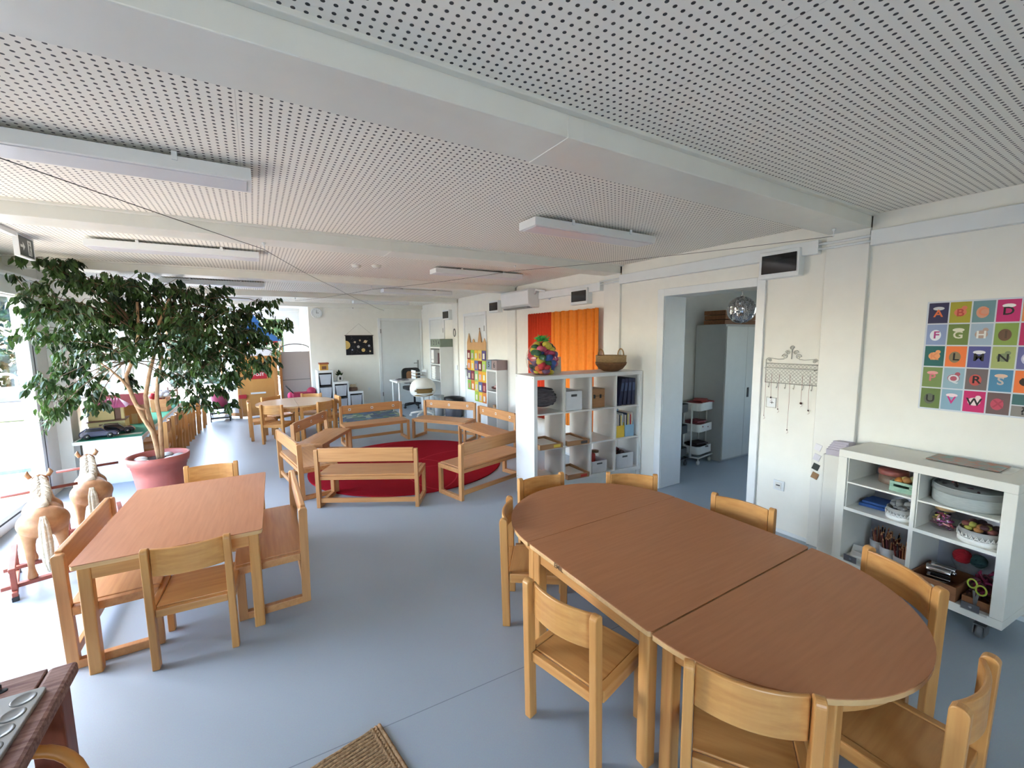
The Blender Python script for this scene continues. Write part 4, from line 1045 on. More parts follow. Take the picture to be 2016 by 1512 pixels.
# ------------------------------------------------------------------ desk corner
dk_ = thing('desk', 'white desk with slim legs at the far wall below the door', 'desk', (2.56, 8.98, 0))
MB().use(KALLAX).box(0, .78, 0, .6, .695, .73).build('desktop', None, dk_, bevel=.003)
for x in (.06, .72):
    for y in (.06, .54): MB().use(KALLAX).tube([(x, y, 0), (x, y, .695)], .02, 14).build('leg', None, dk_)
pb = thing('paper_stack', 'pile of papers and a magazine on the left end of the white desk', 'papers', (2.72, 9.25, .73), R(20))
for k, c in enumerate(((90, 90, 96), (190, 190, 196), (70, 66, 74))): MB().use(mat('sheet_%d' % k, c, .7)).cbox(.03 * k, .02 * k, .004 + .008 * k, .3 - .02 * k, .21, .007, .3 * k).build('paper', None, pb)
ob = thing('letter_tray', 'white letter trays standing on the desk next to the tall cabinet', 'letter tray', (3.05, 9.22, .73))
for k in range(3): MB().use(KALLAX).box(0, .26, 0, .3, .07 * k, .07 * k + .006).box(0, .006, 0, .3, .07 * k, .07 * k + .06).box(.254, .26, 0, .3, .07 * k, .07 * k + .06).build('tray', None, ob)
bc = thing('office_chair', 'black swivel office chair behind the white desk', 'office chair', (3.22, 9.86, 0), R(180))
MB().use(BLACKP).prism(rect_round(-.24, .24, -.2, .24, .08), .44, .52).build('seat', None, bc, bevel=.02)
MB().use(BLACKP).prism(rect_round(-.23, .23, .56, .94, .1), -.26, -.2, Matrix(((1, 0, 0, 0), (0, 0, 1, 0), (0, 1, 0, 0), (0, 0, 0, 1)))).build('backrest', None, bc, bevel=.015)
MB().use(mat('tan_pad', (150, 108, 74), .7)).prism(rect_round(-.15, .12, .66, .86, .06), -.2, -.19, Matrix(((1, 0, 0, 0), (0, 0, 1, 0), (0, 1, 0, 0), (0, 0, 0, 1)))).build('back_cushion', None, bc)
MB().use(BLACKP).tube([(0, -.22, .46), (0, -.26, .6)], .025).tube([(0, 0, .08), (0, 0, .44)], .025).build('column', None, bc)
def star(t, m, r=.28):
    for k in range(5):
        a = 2 * PI * k / 5 + .3
        MB().use(m).tube([(0, 0, .1), (r * .5 * math.cos(a), r * .5 * math.sin(a), .09), (r * math.cos(a), r * math.sin(a), .07)], [.026, .022, .016], 8).build('base_arm', None, t)
        MB().use(m).lathe([(0, -.016), (.026, -.016), (.028, 0), (.026, .016), (0, .016)], 14, M=Matrix.Translation((r * math.cos(a), r * math.sin(a), .029)) @ Matrix.Rotation(a, 4, 'Z') @ MY).build('castor', None, t)
star(bc, BLACKP)
ec = thing('swivel_chair', 'white swivel shell chair with a rounded back and oval opening at the desk', 'swivel chair', (3.0, 8.62, 0), R(-8))
WS = mat('white_shell', (222, 221, 214), .3)
prof = [(.0, .43), (.14, .432), (.2, .445), (.238, .475), (.258, .505), (.268, .545), (.272, .575), (.272, .61), (.262, .66), (.24, .71), (.205, .75), (.16, .785), (.1, .81), (.05, .82), (.0, .822)]
sv = MB().use(WS)
n = 44; vs = []; fs = []
for r, z in prof:
    for k in range(n + 1):
        a = PI - .3 + (PI + .6) * k / n                      # shell wraps the side turned to the room
        vs.append((r * math.cos(a), r * math.sin(a) * .88, z))
for i in range(len(prof) - 1):
    for k in range(n):
        j0 = i * (n + 1) + k
        if i in (4, 5, 6) and abs(k - n / 2 + .5) < (8, 10, 8)[i - 4]: continue     # oval opening low in the back
        fs.append((j0, j0 + 1, j0 + n + 2, j0 + n + 1))
sv.add(vs, fs, True)
o = sv.build('shell', None, ec); sd = o.modifiers.new('wall', 'SOLIDIFY'); sd.thickness = .014
MB().use(mat('mustard_cushion', (128, 104, 60), .8)).prism(rect_round(-.2, .2, -.19, .2, .12, 8), .45, .6).build('cushion', None, ec, bevel=.012)
MB().use(WS).lathe([(0, .4), (.1, .42), (.2, .44), (0, .44)], 28).tube([(0, 0, .08), (0, 0, .42)], .024, 12).build('column', None, ec)
star(ec, WS, .27)
bg = thing('waste_bag', 'clear waste bag hanging in a bin beside the white swivel chair', 'waste bin', (3.21, 8.25, 0)); bg.scale = (.85, .85, 1)
BAG = glass('clear_bag', (.82, .84, .84))
MB().use(BAG).lathe([(.09, .0), (.1, .02), (.105, .2), (.12, .36), (.13, .42), (.125, .47)], 22).build('bag', None, bg)
MB().use(mat('grey_bin', (150, 152, 156), .5)).lathe([(0, .004), (.1, .004), (.115, .34), (.11, .34), (.095, .015), (0, .015)], 22, c=(0, 0, 0)).build('bin', None, bg)
bn = thing('waste_bin', 'round grey waste bin with black liner in front of the tall cabinet side', 'waste bin', (3.46, 8.08, 0))
MB().use(mat('dark_grey_bin', (78, 80, 88), .45)).lathe([(0, 0), (.15, 0), (.165, .02), (.18, .42), (.17, .42), (.15, .02), (0, .02)], 30).build('bin', None, bn)
MB().use(mat('black_liner', (20, 20, 22), .4, bump=.8, bscale=25)).lathe([(.16, .1), (.168, .41), (.186, .432), (.19, .41), (.192, .27), (.187, .265), (.185, .3)], 30).build('liner', None, bn)

# ------------------------------------------------------------------ cube cabinets on the right wall with numbered boxes
def cube_tower(label, x, y0, y1, h, rows):
    t = thing('cube_cabinet', label, 'cabinet', (x, y0, 0), 0)
    d = XR - x - .01; w = y1 - y0
    MB().use(KALLAX).box(0, d, 0, .03, 0, h).build('side_panel', None, t, bevel=.002)
    MB().use(KALLAX).box(0, d, w - .03, w, 0, h).build('side_panel', None, t, bevel=.002)
    MB().use(KALLAX).box(d - .012, d, .03, w - .03, .03, h - .03).build('back_panel', None, t)
    for k in range(rows + 1):
        z = (h - .03) * k / rows
        MB().use(KALLAX).box(0, d - .012, .03, w - .03, z, z + (.03 if k in (0, rows) else .018)).build('shelf_board', None, t, bevel=.002)
    return t
cube_tower('tall white cube cabinet with binders between the desk and dark bin', 3.35, 8.47, 9.07, 1.46, 4)
cube_tower('white cube cabinet below the boxes numbered five and six', 3.44, 6.18, 6.56, 1.1, 3)
NUM = mat('number_print', (40, 44, 50), .6)
def numbered_box(num, label, x, y, z, w, d, h, c, cn=None):
    t = thing('storage_box', label, 'box', (x, y, z), 0, 'numbered storage boxes')
    m_ = mat('felt_box_' + num, c, .8, var=.04)
    MB().use(m_).box(0, d, 0, .008, 0, h).box(0, d, w - .008, w, 0, h).box(0, .008, .008, w - .008, 0, h).box(d - .008, d, .008, w - .008, 0, h).box(.008, d - .008, .008, w - .008, 0, .008).build('box_body', None, t, bevel=.002)
    tx = MB(); put_text(tx, num, h * .78, basis((-.0012, w / 2, h * .5), (0, -1, 0), (0, 0, 1)), cn or NUM); tx.build('number', None, t)
for i, (num, word) in enumerate((('1', 'one, farthest of the green-grey row'), ('2', 'two'), ('3', 'three'), ('4', 'four, nearest of the green-grey row'))):
    numbered_box(num, 'green-grey felt box with the number ' + word, 3.36, 8.48 + .145 * (3 - i), 1.46, .14, .29, .17, (126, 140, 128))
numbered_box('6', 'grey-pink felt box with the number six', 3.445, 6.185, 1.1, .185, .21, .165, (150, 134, 134))
numbered_box('5', 'grey-blue felt box with the number five', 3.445, 6.373, 1.1, .185, .21, .165, (120, 138, 152))
bi = thing('binder', 'white ring binder in the top cube of the tall cabinet', 'binder', (3.36, 8.87, 1.102))
MB().use(KALLAX).box(0, .28, 0, .075, 0, .29).build('cover', None, bi, bevel=.003); MB().use(GASKET).lathe([(0, 0), (.014, 0), (0, .001)], 14, M=basis((-.001, .037, .08), (0, -1, 0), (0, 0, 1))).build('finger_hole', None, bi)
dup(bi, (3.36, 8.95, 1.102), 0, 'second white ring binder in the top cube of the tall cabinet')
tag(MB().use(mat('maroon_folder', (70, 34, 40), .6)).box(3.37, 3.6, 8.58, 8.66, 1.102, 1.33).build('folder', bevel=.003), 'maroon folder in the top cube of the tall cabinet', 'folder')
lt_ = thing('drawer_box', 'white five-drawer letter box in the second cube of the tall cabinet', 'drawer box', (3.36, 8.8, .745))
MB().use(KALLAX).box(0.01, .28, 0, .22, 0, .29).build('case', None, lt_, bevel=.003)
for k in range(5): MB().use(WHITE).box(-.004, .009, .008, .212, .01 + .055 * k, .055 + .055 * k).build('drawer', None, lt_, bevel=.003)
tag(MB().use(mat('dark_red_can', (96, 40, 46), .5)).lathe([(0, 0), (.045, 0), (.045, .16), (.03, .2), (0, .2)], 16, (3.43, 8.6, .745)).build('bottle'), 'dark red bottle in the second cube of the tall cabinet', 'bottle')
tag(MB().use(mat('mirror_frame', (70, 72, 72), .4)).tube([(XR - .012 - .03, 8.33 + .05 * math.cos(2 * PI * i / 20), 1.76 + .08 * math.sin(2 * PI * i / 20)) for i in range(20)], .007, 7, True).build('wall_ring'), 'oval dark ring hanging on the wall post above the tall cabinet', 'ring')
tag(MB().use(FRAMEW).box(XR - .05, XR - .03, 8.22, 8.3, .98, 1.08).build('wall_switch', bevel=.004), 'white switch on the wall post beside the tall cabinet', 'switch')
for lab, z, c in (('maroon dish of small things in the upper cube under the numbered boxes', .775, (84, 40, 44)), ('tan wooden block toy in the middle cube under the numbered boxes', .4, (190, 160, 124))):
    m_ = MB().use(mat('shelf_toy_%d' % c[0], c, .6))
    if z > .5: m_.lathe([(0, 0), (.09, 0), (.12, .03), (.11, .035), (.08, .012), (0, .012)], 20, (3.55, 6.37, z - .01), sx=.8); m_.use(mat('pale_pink', (196, 160, 156), .6)).ell((3.53, 6.36, z + .03), (.04, .05, .03))
    else: m_.box(3.47, 3.55, 6.28, 6.36, z - .022, z + .05).box(3.5, 3.6, 6.38, 6.44, z - .022, z + .08)
    tag(m_.build('shelf_toy'), lab, 'toy')

# castle-shaped pocket hanging on the white door
CA = thing('castle_pocket_hanging', 'castle-shaped hanging of colourful pockets on the white door', 'wall hanging', (XR - .03, 7.72, 0))
MC = basis((0, 0, 0), (0, -1, 0), (0, 0, 1))
CWD = .82
TANW = mat('castle_board', (190, 150, 104), .7)
top = [(0, 1.42), (0, 1.56), (.09, 1.74), (.16, 1.56), (.25, 1.56), (.25, 1.6), (.29, 1.63), (.33, 1.6), (.33, 1.57), (.47, 1.56), (.55, 1.8), (.63, 1.56), (.7, 1.58), (.74, 1.64), (CWD - .02, 1.56), (CWD - .02, 1.42)]
MB().use(TANW).prism(top, 0, .012, MC).build('castle_top', None, CA, bevel=.002)
MB().use(TANW).ell(tuple(MC @ Vector((.55, 1.815, .006))), (.008, .02, .02), 10, 8).build('finial', None, CA)
MB().use(mat('castle_cloth', (186, 160, 72), .85)).prism([(.0, .72), (.3, .72), (.3, .43), (CWD - .02, .43), (CWD - .02, 1.42), (.0, 1.42)], 0, .006, MC).build('backing_cloth', None, CA)
pc = [(120, 36, 48), (136, 176, 70), (222, 176, 62), (214, 190, 96), (84, 76, 130), (216, 132, 48), (226, 186, 74), (90, 96, 150), (110, 30, 44), (160, 190, 84), (96, 80, 110), (120, 40, 60), (140, 184, 120), (224, 150, 60), (216, 168, 50), (120, 170, 70), (196, 110, 50), (190, 190, 80), (80, 90, 140), (120, 34, 50), (150, 180, 70), (214, 180, 60), (206, 120, 60), (180, 80, 60)]
k = 0
for r in range(5):
    for c_ in range(5):
        if r == 4 and c_ < 2: continue
        x = .004 + c_ * .16; z = 1.225 - r * .2
        m_ = MB().use(mat('pocket_%d' % k, pc[k % len(pc)], .8)).box(x, x + .152, z, z + .185, .006, .016, MC)
        m_.use(mat('pocket_card_%d' % (k % 4), ((214, 206, 190), (190, 170, 180), (200, 206, 190), (176, 120, 110))[k % 4], .7)).box(x + .04, x + .11, z + .03, z + .13, .0155, .0175, MC)
        m_.build('pocket', None, CA, bevel=.003); k += 1

# ------------------------------------------------------------------ curtains
def curtain(label, y0, y1, z0, z1, c, folds, name):
    m_ = mat('cloth_' + name, c, .85, var=.05, scale=30, bump=.1)
    N = 260; vs = []; fs = []
    for j, z in enumerate((z1, (z0 + z1) / 2, z0)):
        for i in range(N + 1):
            f = i / N; y = y0 + (y1 - y0) * f
            ff = f + .02 * j * (1 - f) * f * 4
            ph = (ff * folds + .12 * math.sin(7 * ff)) % 1.0
            g = math.exp(-((ph - .5) / .075) ** 2)
            x = XR - .075 - .02 * math.sin(PI * ph) + .07 * g * (1 - .12 * j)
            vs.append((x, y, z + (.0 if j else .004 * math.sin(f * folds * 6.28))))
    for j in range(2):
        for i in range(N): a = j * (N + 1) + i; fs.append((a, a + 1, a + N + 2, a + N + 1))
    o = MB().use(m_).add(vs, fs, True).build('curtain')
    s = o.modifiers.new('cloth', 'SOLIDIFY'); s.thickness = .003
    tag(o, label, 'curtain')
curtain('bright orange pleated curtain on the wall behind the white shelf', 3.9, 4.87, .45, 1.995, (240, 138, 44), 6, 'orange')
curtain('red-orange gathered curtain beside the orange one', 4.86, 5.45, .45, 1.995, (214, 62, 26), 9, 'red')
# ------------------------------------------------------------------ white open cube shelf as room divider
SX, SY, SA = 2.288, 3.372, R(-5)
SW, SD, SZ0, SZ1 = 1.375, .4, .15, 1.27
def S(x, y, z): return (SX + math.cos(SA) * x - math.sin(SA) * y, SY + math.sin(SA) * x + math.cos(SA) * y, z)
sf = thing('cube_shelf', 'white open cube shelf of four by three compartments standing as a room divider', 'shelf unit', (SX, SY, 0), SA)
T_, t_ = .038, .016
cwid = (SW - 2 * T_ - 3 * t_) / 4; rhei = (SZ1 - SZ0 - 2 * T_ - 2 * t_) / 3
MB().use(KALLAX).box(0, SW, 0, SD, SZ1 - T_, SZ1).build('top_board', None, sf, bevel=.002)
MB().use(KALLAX).box(0, SW, 0, SD, SZ0, SZ0 + T_).build('bottom_board', None, sf, bevel=.002)
for x in (0, SW - T_): MB().use(KALLAX).box(x, x + T_, 0, SD, SZ0 + T_, SZ1 - T_).build('side_panel', None, sf, bevel=.002)
def cx0(c): return T_ + c * (cwid + t_)
def cz0(r): return SZ0 + T_ + (2 - r) * (rhei + t_)        # r=0 is the top row
for c in (1, 2, 3): MB().use(KALIN).box(cx0(c) - t_, cx0(c), .004, SD - .004, SZ0 + T_, SZ1 - T_).build('divider', None, sf)
for r in (0, 1):
    for c in range(4): MB().use(KALIN).box(cx0(c), cx0(c) + cwid, .004, SD - .004, cz0(r) - t_, cz0(r)).build('shelf_board', None, sf)
for x in (.0, SW - .05):
    for y in (.01, SD - .06): MB().use(mat('leg_grey', (196, 200, 202), .4)).box(x, x + .05, y, y + .05, 0, SZ0).build('leg', None, sf)
MB().use(KALLAX).box(.05, SW - .05, .02, .036, .05, SZ0).build('base_rail', None, sf)
sc_ = MB().use(mat('screw_grey', (120, 122, 124), .4, metal=.6))
for z in (SZ0 + .03, SZ1 - .02):
    for y in (.03, SD - .03): sc_.lathe([(0, 0), (.005, 0), (0, .001)], 8, M=Matrix.Translation((-.0003, y, z)) @ Matrix.Rotation(-PI / 2, 4, 'Y'))
sc_.build('screw_caps', None, sf)
def onshelf(name, label, cat, c, r, x, y, group=None, rz=0):
    return thing(name, label, cat, S(cx0(c) + x, y, cz0(r)), SA + rz, group)
GF = mat('dark_grey_felt', (70, 66, 70), .95, c2=(104, 100, 106), scale=18, stretch=(1, 1, 6), bump=.6)
o = onshelf('rolled_cushion', 'dark grey striped round cushion in the top corner compartment of the white shelf', 'cushion', 0, 0, .145, .18)
cu = MB().use(GF).ell((0, 0, .12), (.143, .17, .1), 36, 20).tube([(.125 * math.cos(q * .35) * (1 - q / 130), .15 * math.sin(q * .35) * (1 - q / 130), .2 + .02 * q / 90) for q in range(90)], .006, 5)
for k in range(5): cu.tube([(.144 * math.sqrt(1 - ((k - 2) * .028 / .1) ** 2) * math.cos(q * PI / 18), .171 * math.sqrt(1 - ((k - 2) * .028 / .1) ** 2) * math.sin(q * PI / 18), .12 + (k - 2) * .028 + .004 * math.sin(q)) for q in range(36)], .008, 5, True)
cu.build('coil', None, o)
o.location.z += .02
def crate(t, w, d, h, m, th=.008, slot=True, taper=0):
    MB().use(m).box(0, w, 0, th, 0, h).box(0, w, d - th, d, 0, h).box(0, th, th, d - th, 0, h).box(w - th, w, th, d - th, 0, h).box(th, w - th, th, d - th, 0, th).build('box_body', None, t, bevel=.006)
    if slot: MB().use(mat('slot_grey', (84, 86, 88), .6)).box(w / 2 - .035, w / 2 + .035, -.002, -.0003, h * .72, h * .84).build('grip_slot', None, t)
o = onshelf('storage_box', 'white lidless box with a grip slot in the second compartment of the top shelf row', 'box', 1, 0, .02, .03); crate(o, .2, .3, .2, BIN)
o = onshelf('wooden_case', 'brown wooden case with two dark latches in the third compartment of the top shelf row', 'case', 2, 0, .02, .06)
CASE = mat('case_wood', (150, 108, 72), .5, c2=(168, 124, 84), scale=5, stretch=(1, 6, 8))
MB().use(CASE).box(0, .19, 0, .26, 0, .12).build('case_body', None, o, bevel=.004); MB().use(CASE).box(0, .19, 0, .26, .123, .2).build('lid', None, o, bevel=.004)
for x in (.05, .13): MB().use(BLACKP).box(x - .012, x + .012, -.005, -.0003, .1, .14).build('latch', None, o, bevel=.002)
NAVY = mat('navy_binder', (22, 30, 62), .5)
for k in range(4):
    o = onshelf('ring_binder', ('navy ring binder leaning outermost in the shelf compartment nearest the wall', 'navy ring binder, second from the leaning one, in the top shelf row', 'navy ring binder, third from the leaning one, in the top shelf row', 'navy ring binder standing against the wall-side panel of the shelf')[k], 'binder', 3, 0, .1 + .052 * k - (.012 * (3 - k)), .03, 'navy binders')
    o.rotation_euler = (0, R(9 - 3 * k) if k < 3 else 0, SA)
    MB().use(NAVY).box(-.022, .022, 0, .26, 0.004, .295).build('cover', None, o, bevel=.003)
    MB().use(mat('spine_label', (70, 84, 120), .6)).box(-.016, .016, -.0015, -.0002, .16, .25).build('spine_label', None, o)
tag(MB().use(NAVY).box(-.09, .0, 0, .24, 0, .03).build('flat_binder', None, loc=S(cx0(3) + .1, .04, cz0(0)), rz=SA, bevel=.003), 'thin navy folder lying flat under the leaning binder', 'folder')
PAPER = mat('white_paper', (228, 226, 220), .7)
def tray(c, r, label, col, tabc):
    o = onshelf('paper_tray', label, 'tray', c, r, .0 + .004, -.035, 'wooden paper trays')
    MB().use(col).box(0, .27, 0, .015, 0, .05).box(0, .27, .335, .35, 0, .05).box(0, .015, .015, .335, 0, .05).box(.255, .27, .015, .335, 0, .05).box(.015, .255, .015, .335, 0, .008).build('tray_body', None, o, bevel=.003)
    MB().use(PAPER).cbox(.135, .17, .024, .2, .28, .02, .06).build('papers', None, o)
    MB().use(tabc).box(.16, .24, -.002, -.0003, .012, .04).build('name_tab', None, o)
tray(0, 1, 'wooden paper tray with yellow tab in the middle row of the white shelf', CASE, mat('tab_yellow', (206, 176, 66), .6))
tray(1, 1, 'wooden paper tray with dark tab in the middle row of the white shelf', CASE, mat('tab_dark', (60, 50, 44), .6))
tray(1, 2, 'wooden paper tray with red tab in the lowest row of the white shelf', CASE, mat('tab_red', (186, 50, 40), .6))
tag(MB().use(PAPER).cbox(0, 0, .012, .23, .3, .022, .15).build('paper_pile', None, loc=S(cx0(0) + .14, .19, cz0(2)), rz=SA), 'loose pile of white paper in the lowest corner compartment of the white shelf', 'papers')
for k, (c, lab) in enumerate((((222, 186, 62), 'yellow card magazine holder full of picture books'), ((140, 178, 206), 'light blue card magazine holder full of picture books'))):
    o = onshelf('magazine_holder', lab, 'magazine holder', 3, 1, .01 + .135 * k, .03, 'magazine holders'); m_ = mat('card_%d' % k, c, .6)
    MB().use(m_).box(0, .125, 0, .004, 0, .13).box(0, .004, .004, .27, 0, .16).box(.121, .125, .004, .27, 0, .16).box(0, .125, .266, .27, 0, .26).box(.004, .121, .004, .266, 0, .004).build('holder', None, o)
    for j in range(6):
        cc = ((190, 44, 40), (222, 214, 200), (206, 196, 190), (60, 70, 90), (226, 206, 120), (180, 190, 196))[(j + 2 * k) % 6]
        hh = .235 + .02 * ((j * 7) % 4) / 3
        b_ = MB().use(mat('book_%d' % (cc[0]), cc, .6)).box(-.006, .006, 0, .22, 0, hh)
        tag(b_.build('picture_book', None, loc=S(cx0(3) + .01 + .135 * k + .018 + .018 * j, .045, cz0(1) + .0045), rz=SA, bevel=.001), ('first', 'second', 'third', 'fourth', 'fifth', 'sixth')[j] + ' picture book from the tray side in the ' + ('yellow' if k == 0 else 'light blue') + ' magazine holder', 'book', 'books in the ' + ('yellow' if k == 0 else 'blue') + ' holder')
o = onshelf('storage_bin', 'small white bin with grip hole holding a jar and red toy in the lowest row', 'bin', 2, 2, .02, .02); crate(o, .2, .3, .13, BIN)
tag(MB().use(mat('red_toy', (170, 50, 40), .5)).box(-.05, .02, -.04, .04, 0, .19).build('toy_block', None, loc=S(cx0(2) + .09, .12, cz0(2) + .009), rz=SA, bevel=.006), 'red block sticking out of the small white bin', 'toy')
tag(MB().use(GL).lathe([(.0, 0), (.045, 0), (.05, .02), (.05, .16), (.04, .18)], 18).use(mat('brown_lid', (120, 92, 70), .5)).lathe([(0, .18), (.044, .18), (.044, .2), (0, .2)], 18).build('jar', None, loc=S(cx0(2) + .16, .16, cz0(2) + .009), rz=0), 'clear jar with brown lid standing in the small white bin', 'jar')
o = onshelf('storage_bin', 'larger white bin with grip hole full of dark red things in the lowest shelf row', 'bin', 3, 2, .02, .02); crate(o, .24, .31, .17, BIN)
m_ = MB()
for k in range(16): m_.use(mat('mix_%d' % (k % 4), ((110, 34, 36), (60, 40, 44), (150, 110, 80), (90, 30, 40))[k % 4], .6)).ell((rng.uniform(.04, .2), rng.uniform(.04, .26), rng.uniform(.1, .18)), (.035, .04, .025), 9, 6)
o = m_.build('toy_food', None, loc=S(cx0(3) + .02, .02, cz0(2)), rz=SA); tag(o, 'jumble of dark red toy food filling the larger white bin', 'toys', kind='stuff')
# things on top of the shelf
vx, vy, vz = S(.2, .18, SZ1)
va = thing('egg_vase', 'large clear egg-shaped jar packed with coloured pompoms on the shelf top', 'jar', (vx, vy, vz)); va.scale = (1.2, 1.2, 1.15)
MB().use(glass('vase_glass', (.97, .98, .98))).lathe([(.0, .0), (.075, .0), (.09, .008), (.13, .07), (.142, .14), (.132, .2), (.105, .25), (.07, .285), (.05, .295)], 36).build('glass_egg', None, va)
PC = [(176, 50, 58), (186, 170, 50), (40, 84, 52), (50, 76, 136), (190, 84, 110), (150, 44, 84), (84, 54, 104), (190, 176, 66), (34, 54, 42), (196, 104, 56), (96, 70, 96)]
pom = MB(); ii = 0
for k in range(170):
    z = rng.uniform(.02, .27); rm = .108 * math.sqrt(max(.02, 1 - ((z - .13) / .15) ** 2)); a = rng.uniform(0, 2 * PI); r = rm * math.sqrt(rng.uniform(.3, 1))
    pc_ = PC[int((a * 2.2 + z * 30)) % len(PC)]
    pom.use(mat('pom_%d_%d_%d' % pc_, pc_, .95, bump=.8)).ell((r * math.cos(a), r * math.sin(a), z), (.034, .034, .028), 9, 6)
o = pom.build('pompoms', None, va); o['kind'] = 'stuff'
fe = MB().use(mat('green_feather', (60, 170, 80), .9))
for k in range(120):
    a = rng.uniform(0, 2 * PI); e = rng.uniform(-.2, 1.2); l = rng.uniform(.03, .07); p0 = np.array((rng.normal() * .012, rng.normal() * .012, .3)); d = np.array((math.cos(a) * math.cos(e), math.sin(a) * math.cos(e), math.sin(e)))
    fe.tube([p0, p0 + d * l * .6, p0 + d * l + np.array((0, 0, -.008))], [.004, .004, .001], 4)
o = fe.build('green_tuft', None, va); o['kind'] = 'stuff'
fx, fy, fz = S(.41, .27, SZ1)
ph = thing('photo_card', 'small grey picture card standing on the shelf between egg jar and curtain', 'card', (fx, fy, fz), R(-30))
MB().use(mat('grey_card', (176, 172, 162), .6)).cbox(0, 0, .085, .12, .006, .17, 0, R(-8)).build('card', None, ph)
MB().use(mat('card_print', (120, 116, 112), .6, c2=(190, 186, 176), scale=22)).cbox(0, -.004, .09, .09, .002, .12, 0, R(-8)).build('picture', None, ph)
MB().use(GASKET).cbox(0, .03, .05, .03, .004, .1, 0, R(20)).build('stand', None, ph)
bx, by, bz = S(1.07, .17, SZ1)
bk = thing('wicker_basket', 'round woven basket with two loop handles on the wall end of the shelf top', 'basket', (bx, by, bz))
WIC = mat('dark_wicker', (96, 64, 38), .8, c2=(128, 88, 54), scale=30, stretch=(1, 1, 4), bump=1, bscale=60); WIL = mat('pale_wicker', (160, 128, 84), .8, c2=(188, 154, 108), scale=30, stretch=(1, 1, 4), bump=1, bscale=60)
MB().use(WIC).lathe([(0, 0), (.08, 0), (.13, .025), (.165, .07), (.172, .095), (.165, .1)], 40).build('bowl', None, bk)
MB().use(WIL).lathe([(.165, .098), (.166, .16), (.17, .17), (.16, .172), (.155, .1)], 40).build('rim_band', None, bk)
for s in (-1, 1):
    MB().use(WIL).tube([(s * .15 + .0, .045 * math.cos(a), .165 + .075 * math.sin(a)) for a in [PI * i / 14 for i in range(15)]], .007, 8).build('handle', None, bk)

# ------------------------------------------------------------------ wall rack, sockets, stickers
WI = mat('zinc_wire', (188, 188, 182), .5)
rkx = XR
wr_ = thing('wire_wall_rack', 'grey wire scroll wall rack with hooks next to the doorway', 'wall rack', (rkx, 1.935, 1.255))
MR = basis((0, 0, 0), (0, -1, 0), (0, 0, 1))
def P3(u, v, w=.006): return MR @ Vector((u, v, w))
W_ = .39
MB().use(WI).tube([P3(0, 0), P3(W_, 0), P3(W_, .16), P3(0, .16)], .004, 6, True).tube([P3(0, .16, .006), P3(0, .19, .006), P3(.02, .205), P3(.1, .195), P3(.14, .2)], .0035, 6).tube([P3(W_, .16), P3(W_, .19), P3(W_ - .02, .205), P3(W_ - .1, .195), P3(W_ - .14, .2)], .0035, 6).build('frame', None, wr_)
sc2 = MB().use(WI)
def spiral(u, v, r, s=1, turns=1.6):
    return [P3(u + s * (r * (1 - i / 26)) * math.cos(2 * PI * turns * i / 22), v + (r * (1 - i / 26)) * math.sin(2 * PI * turns * i / 22)) for i in range(23)]
for u, v, r, s in ((.145, .22, .022, -1), (.245, .22, .022, 1), (.165, .252, .02, -1), (.225, .252, .02, 1), (.195, .29, .018, 1), (.03, .185, .015, -1), (W_ - .03, .185, .015, 1)): sc2.tube(spiral(u, v, r, s), .0028, 5)
sc2.tube([P3(.195, .2), P3(.195, .3)], .003, 5)
sc2.build('scrolls', None, wr_)
me_ = MB().use(WI)
for i in range(-7, 20):
    a0 = .028 * i
    for sgn in (1, -1):
        u0, v0, u1, v1 = a0, 0, a0 + sgn * .16, .16
        if sgn < 0: u0, u1 = a0 + .0, a0 - .16
        pts_ = []
        for k in range(2):
            pass
        f0 = 0 if u1 == u0 else max(0, min(1, ((0 if u1 > u0 else W_) - u0) / (u1 - u0))); f1 = max(0, min(1, ((W_ if u1 > u0 else 0) - u0) / (u1 - u0)))
        if f1 - f0 > .05 and 0 <= u0 + (u1 - u0) * (f0 + f1) / 2 <= W_: me_.tube([P3(u0 + (u1 - u0) * f0, v0 + (v1 - v0) * f0, .005), P3(u0 + (u1 - u0) * f1, v0 + (v1 - v0) * f1, .005)], .0012, 4)
me_.build('mesh', None, wr_)
MB().use(mat('pale_wire_shelf', (196, 196, 190), .5)).box(-.055, -.004, -W_ + .01, -.01, .118, .125).build('shelf', None, wr_)
for k in range(6):
    u = .035 + .064 * k; MB().use(WI).tube([P3(u, 0, .006), P3(u, -.03, .008), P3(u, -.04, .016), P3(u, -.03, .024)], .0024, 6).build('hook', None, wr_)
STR = mat('red_string', (150, 96, 88), .8); BEAD = mat('dark_bead', (60, 24, 28), .4)
for k, (u, l, lab) in enumerate(((.012, .36, 'string with a tiny bead hanging beside the doorframe'), (.06, .2, 'short string with a black bead hanging in front of the framed switch'), (.12, .29, 'string with a grey bead, third from the doorframe'),
                                 (.2, .45, 'longest beaded string on the wire rack'), (.29, .22, 'string with a large dark red bead on the wire rack'), (.345, .27, 'outermost beaded string on the post side of the wire rack'))):
    t = thing('beaded_string', lab, 'string', (XR, 1.935 - u, 1.33), 0, 'beaded strings on the wire rack')
    MB().use(STR).tube([(-.02, 0, 0), (-.022, .004 * (k % 3 - 1), -l * .5), (-.014, .003, -l)], .0011, 5).tube([(-.014, .003, -l), (-.012, -.006, -l - .02), (-.012, .006, -l - .03)], .001, 4).build('string', None, t)
    r = (.003, .007, .005, .005, .009, .006)[k]; MB().use(BEAD).ell((-.014, .003, -l), r, 10, 8).build('bead', None, t)
fs_ = thing('framed_switch', 'white switch drawn round with thin grey line below the wire rack', 'switch', (XR, 1.915, 1.05))
MB().use(FRAMEW).box(-.008, 0, -.075, -.005, .0, .075).build('plate', None, fs_, bevel=.002)
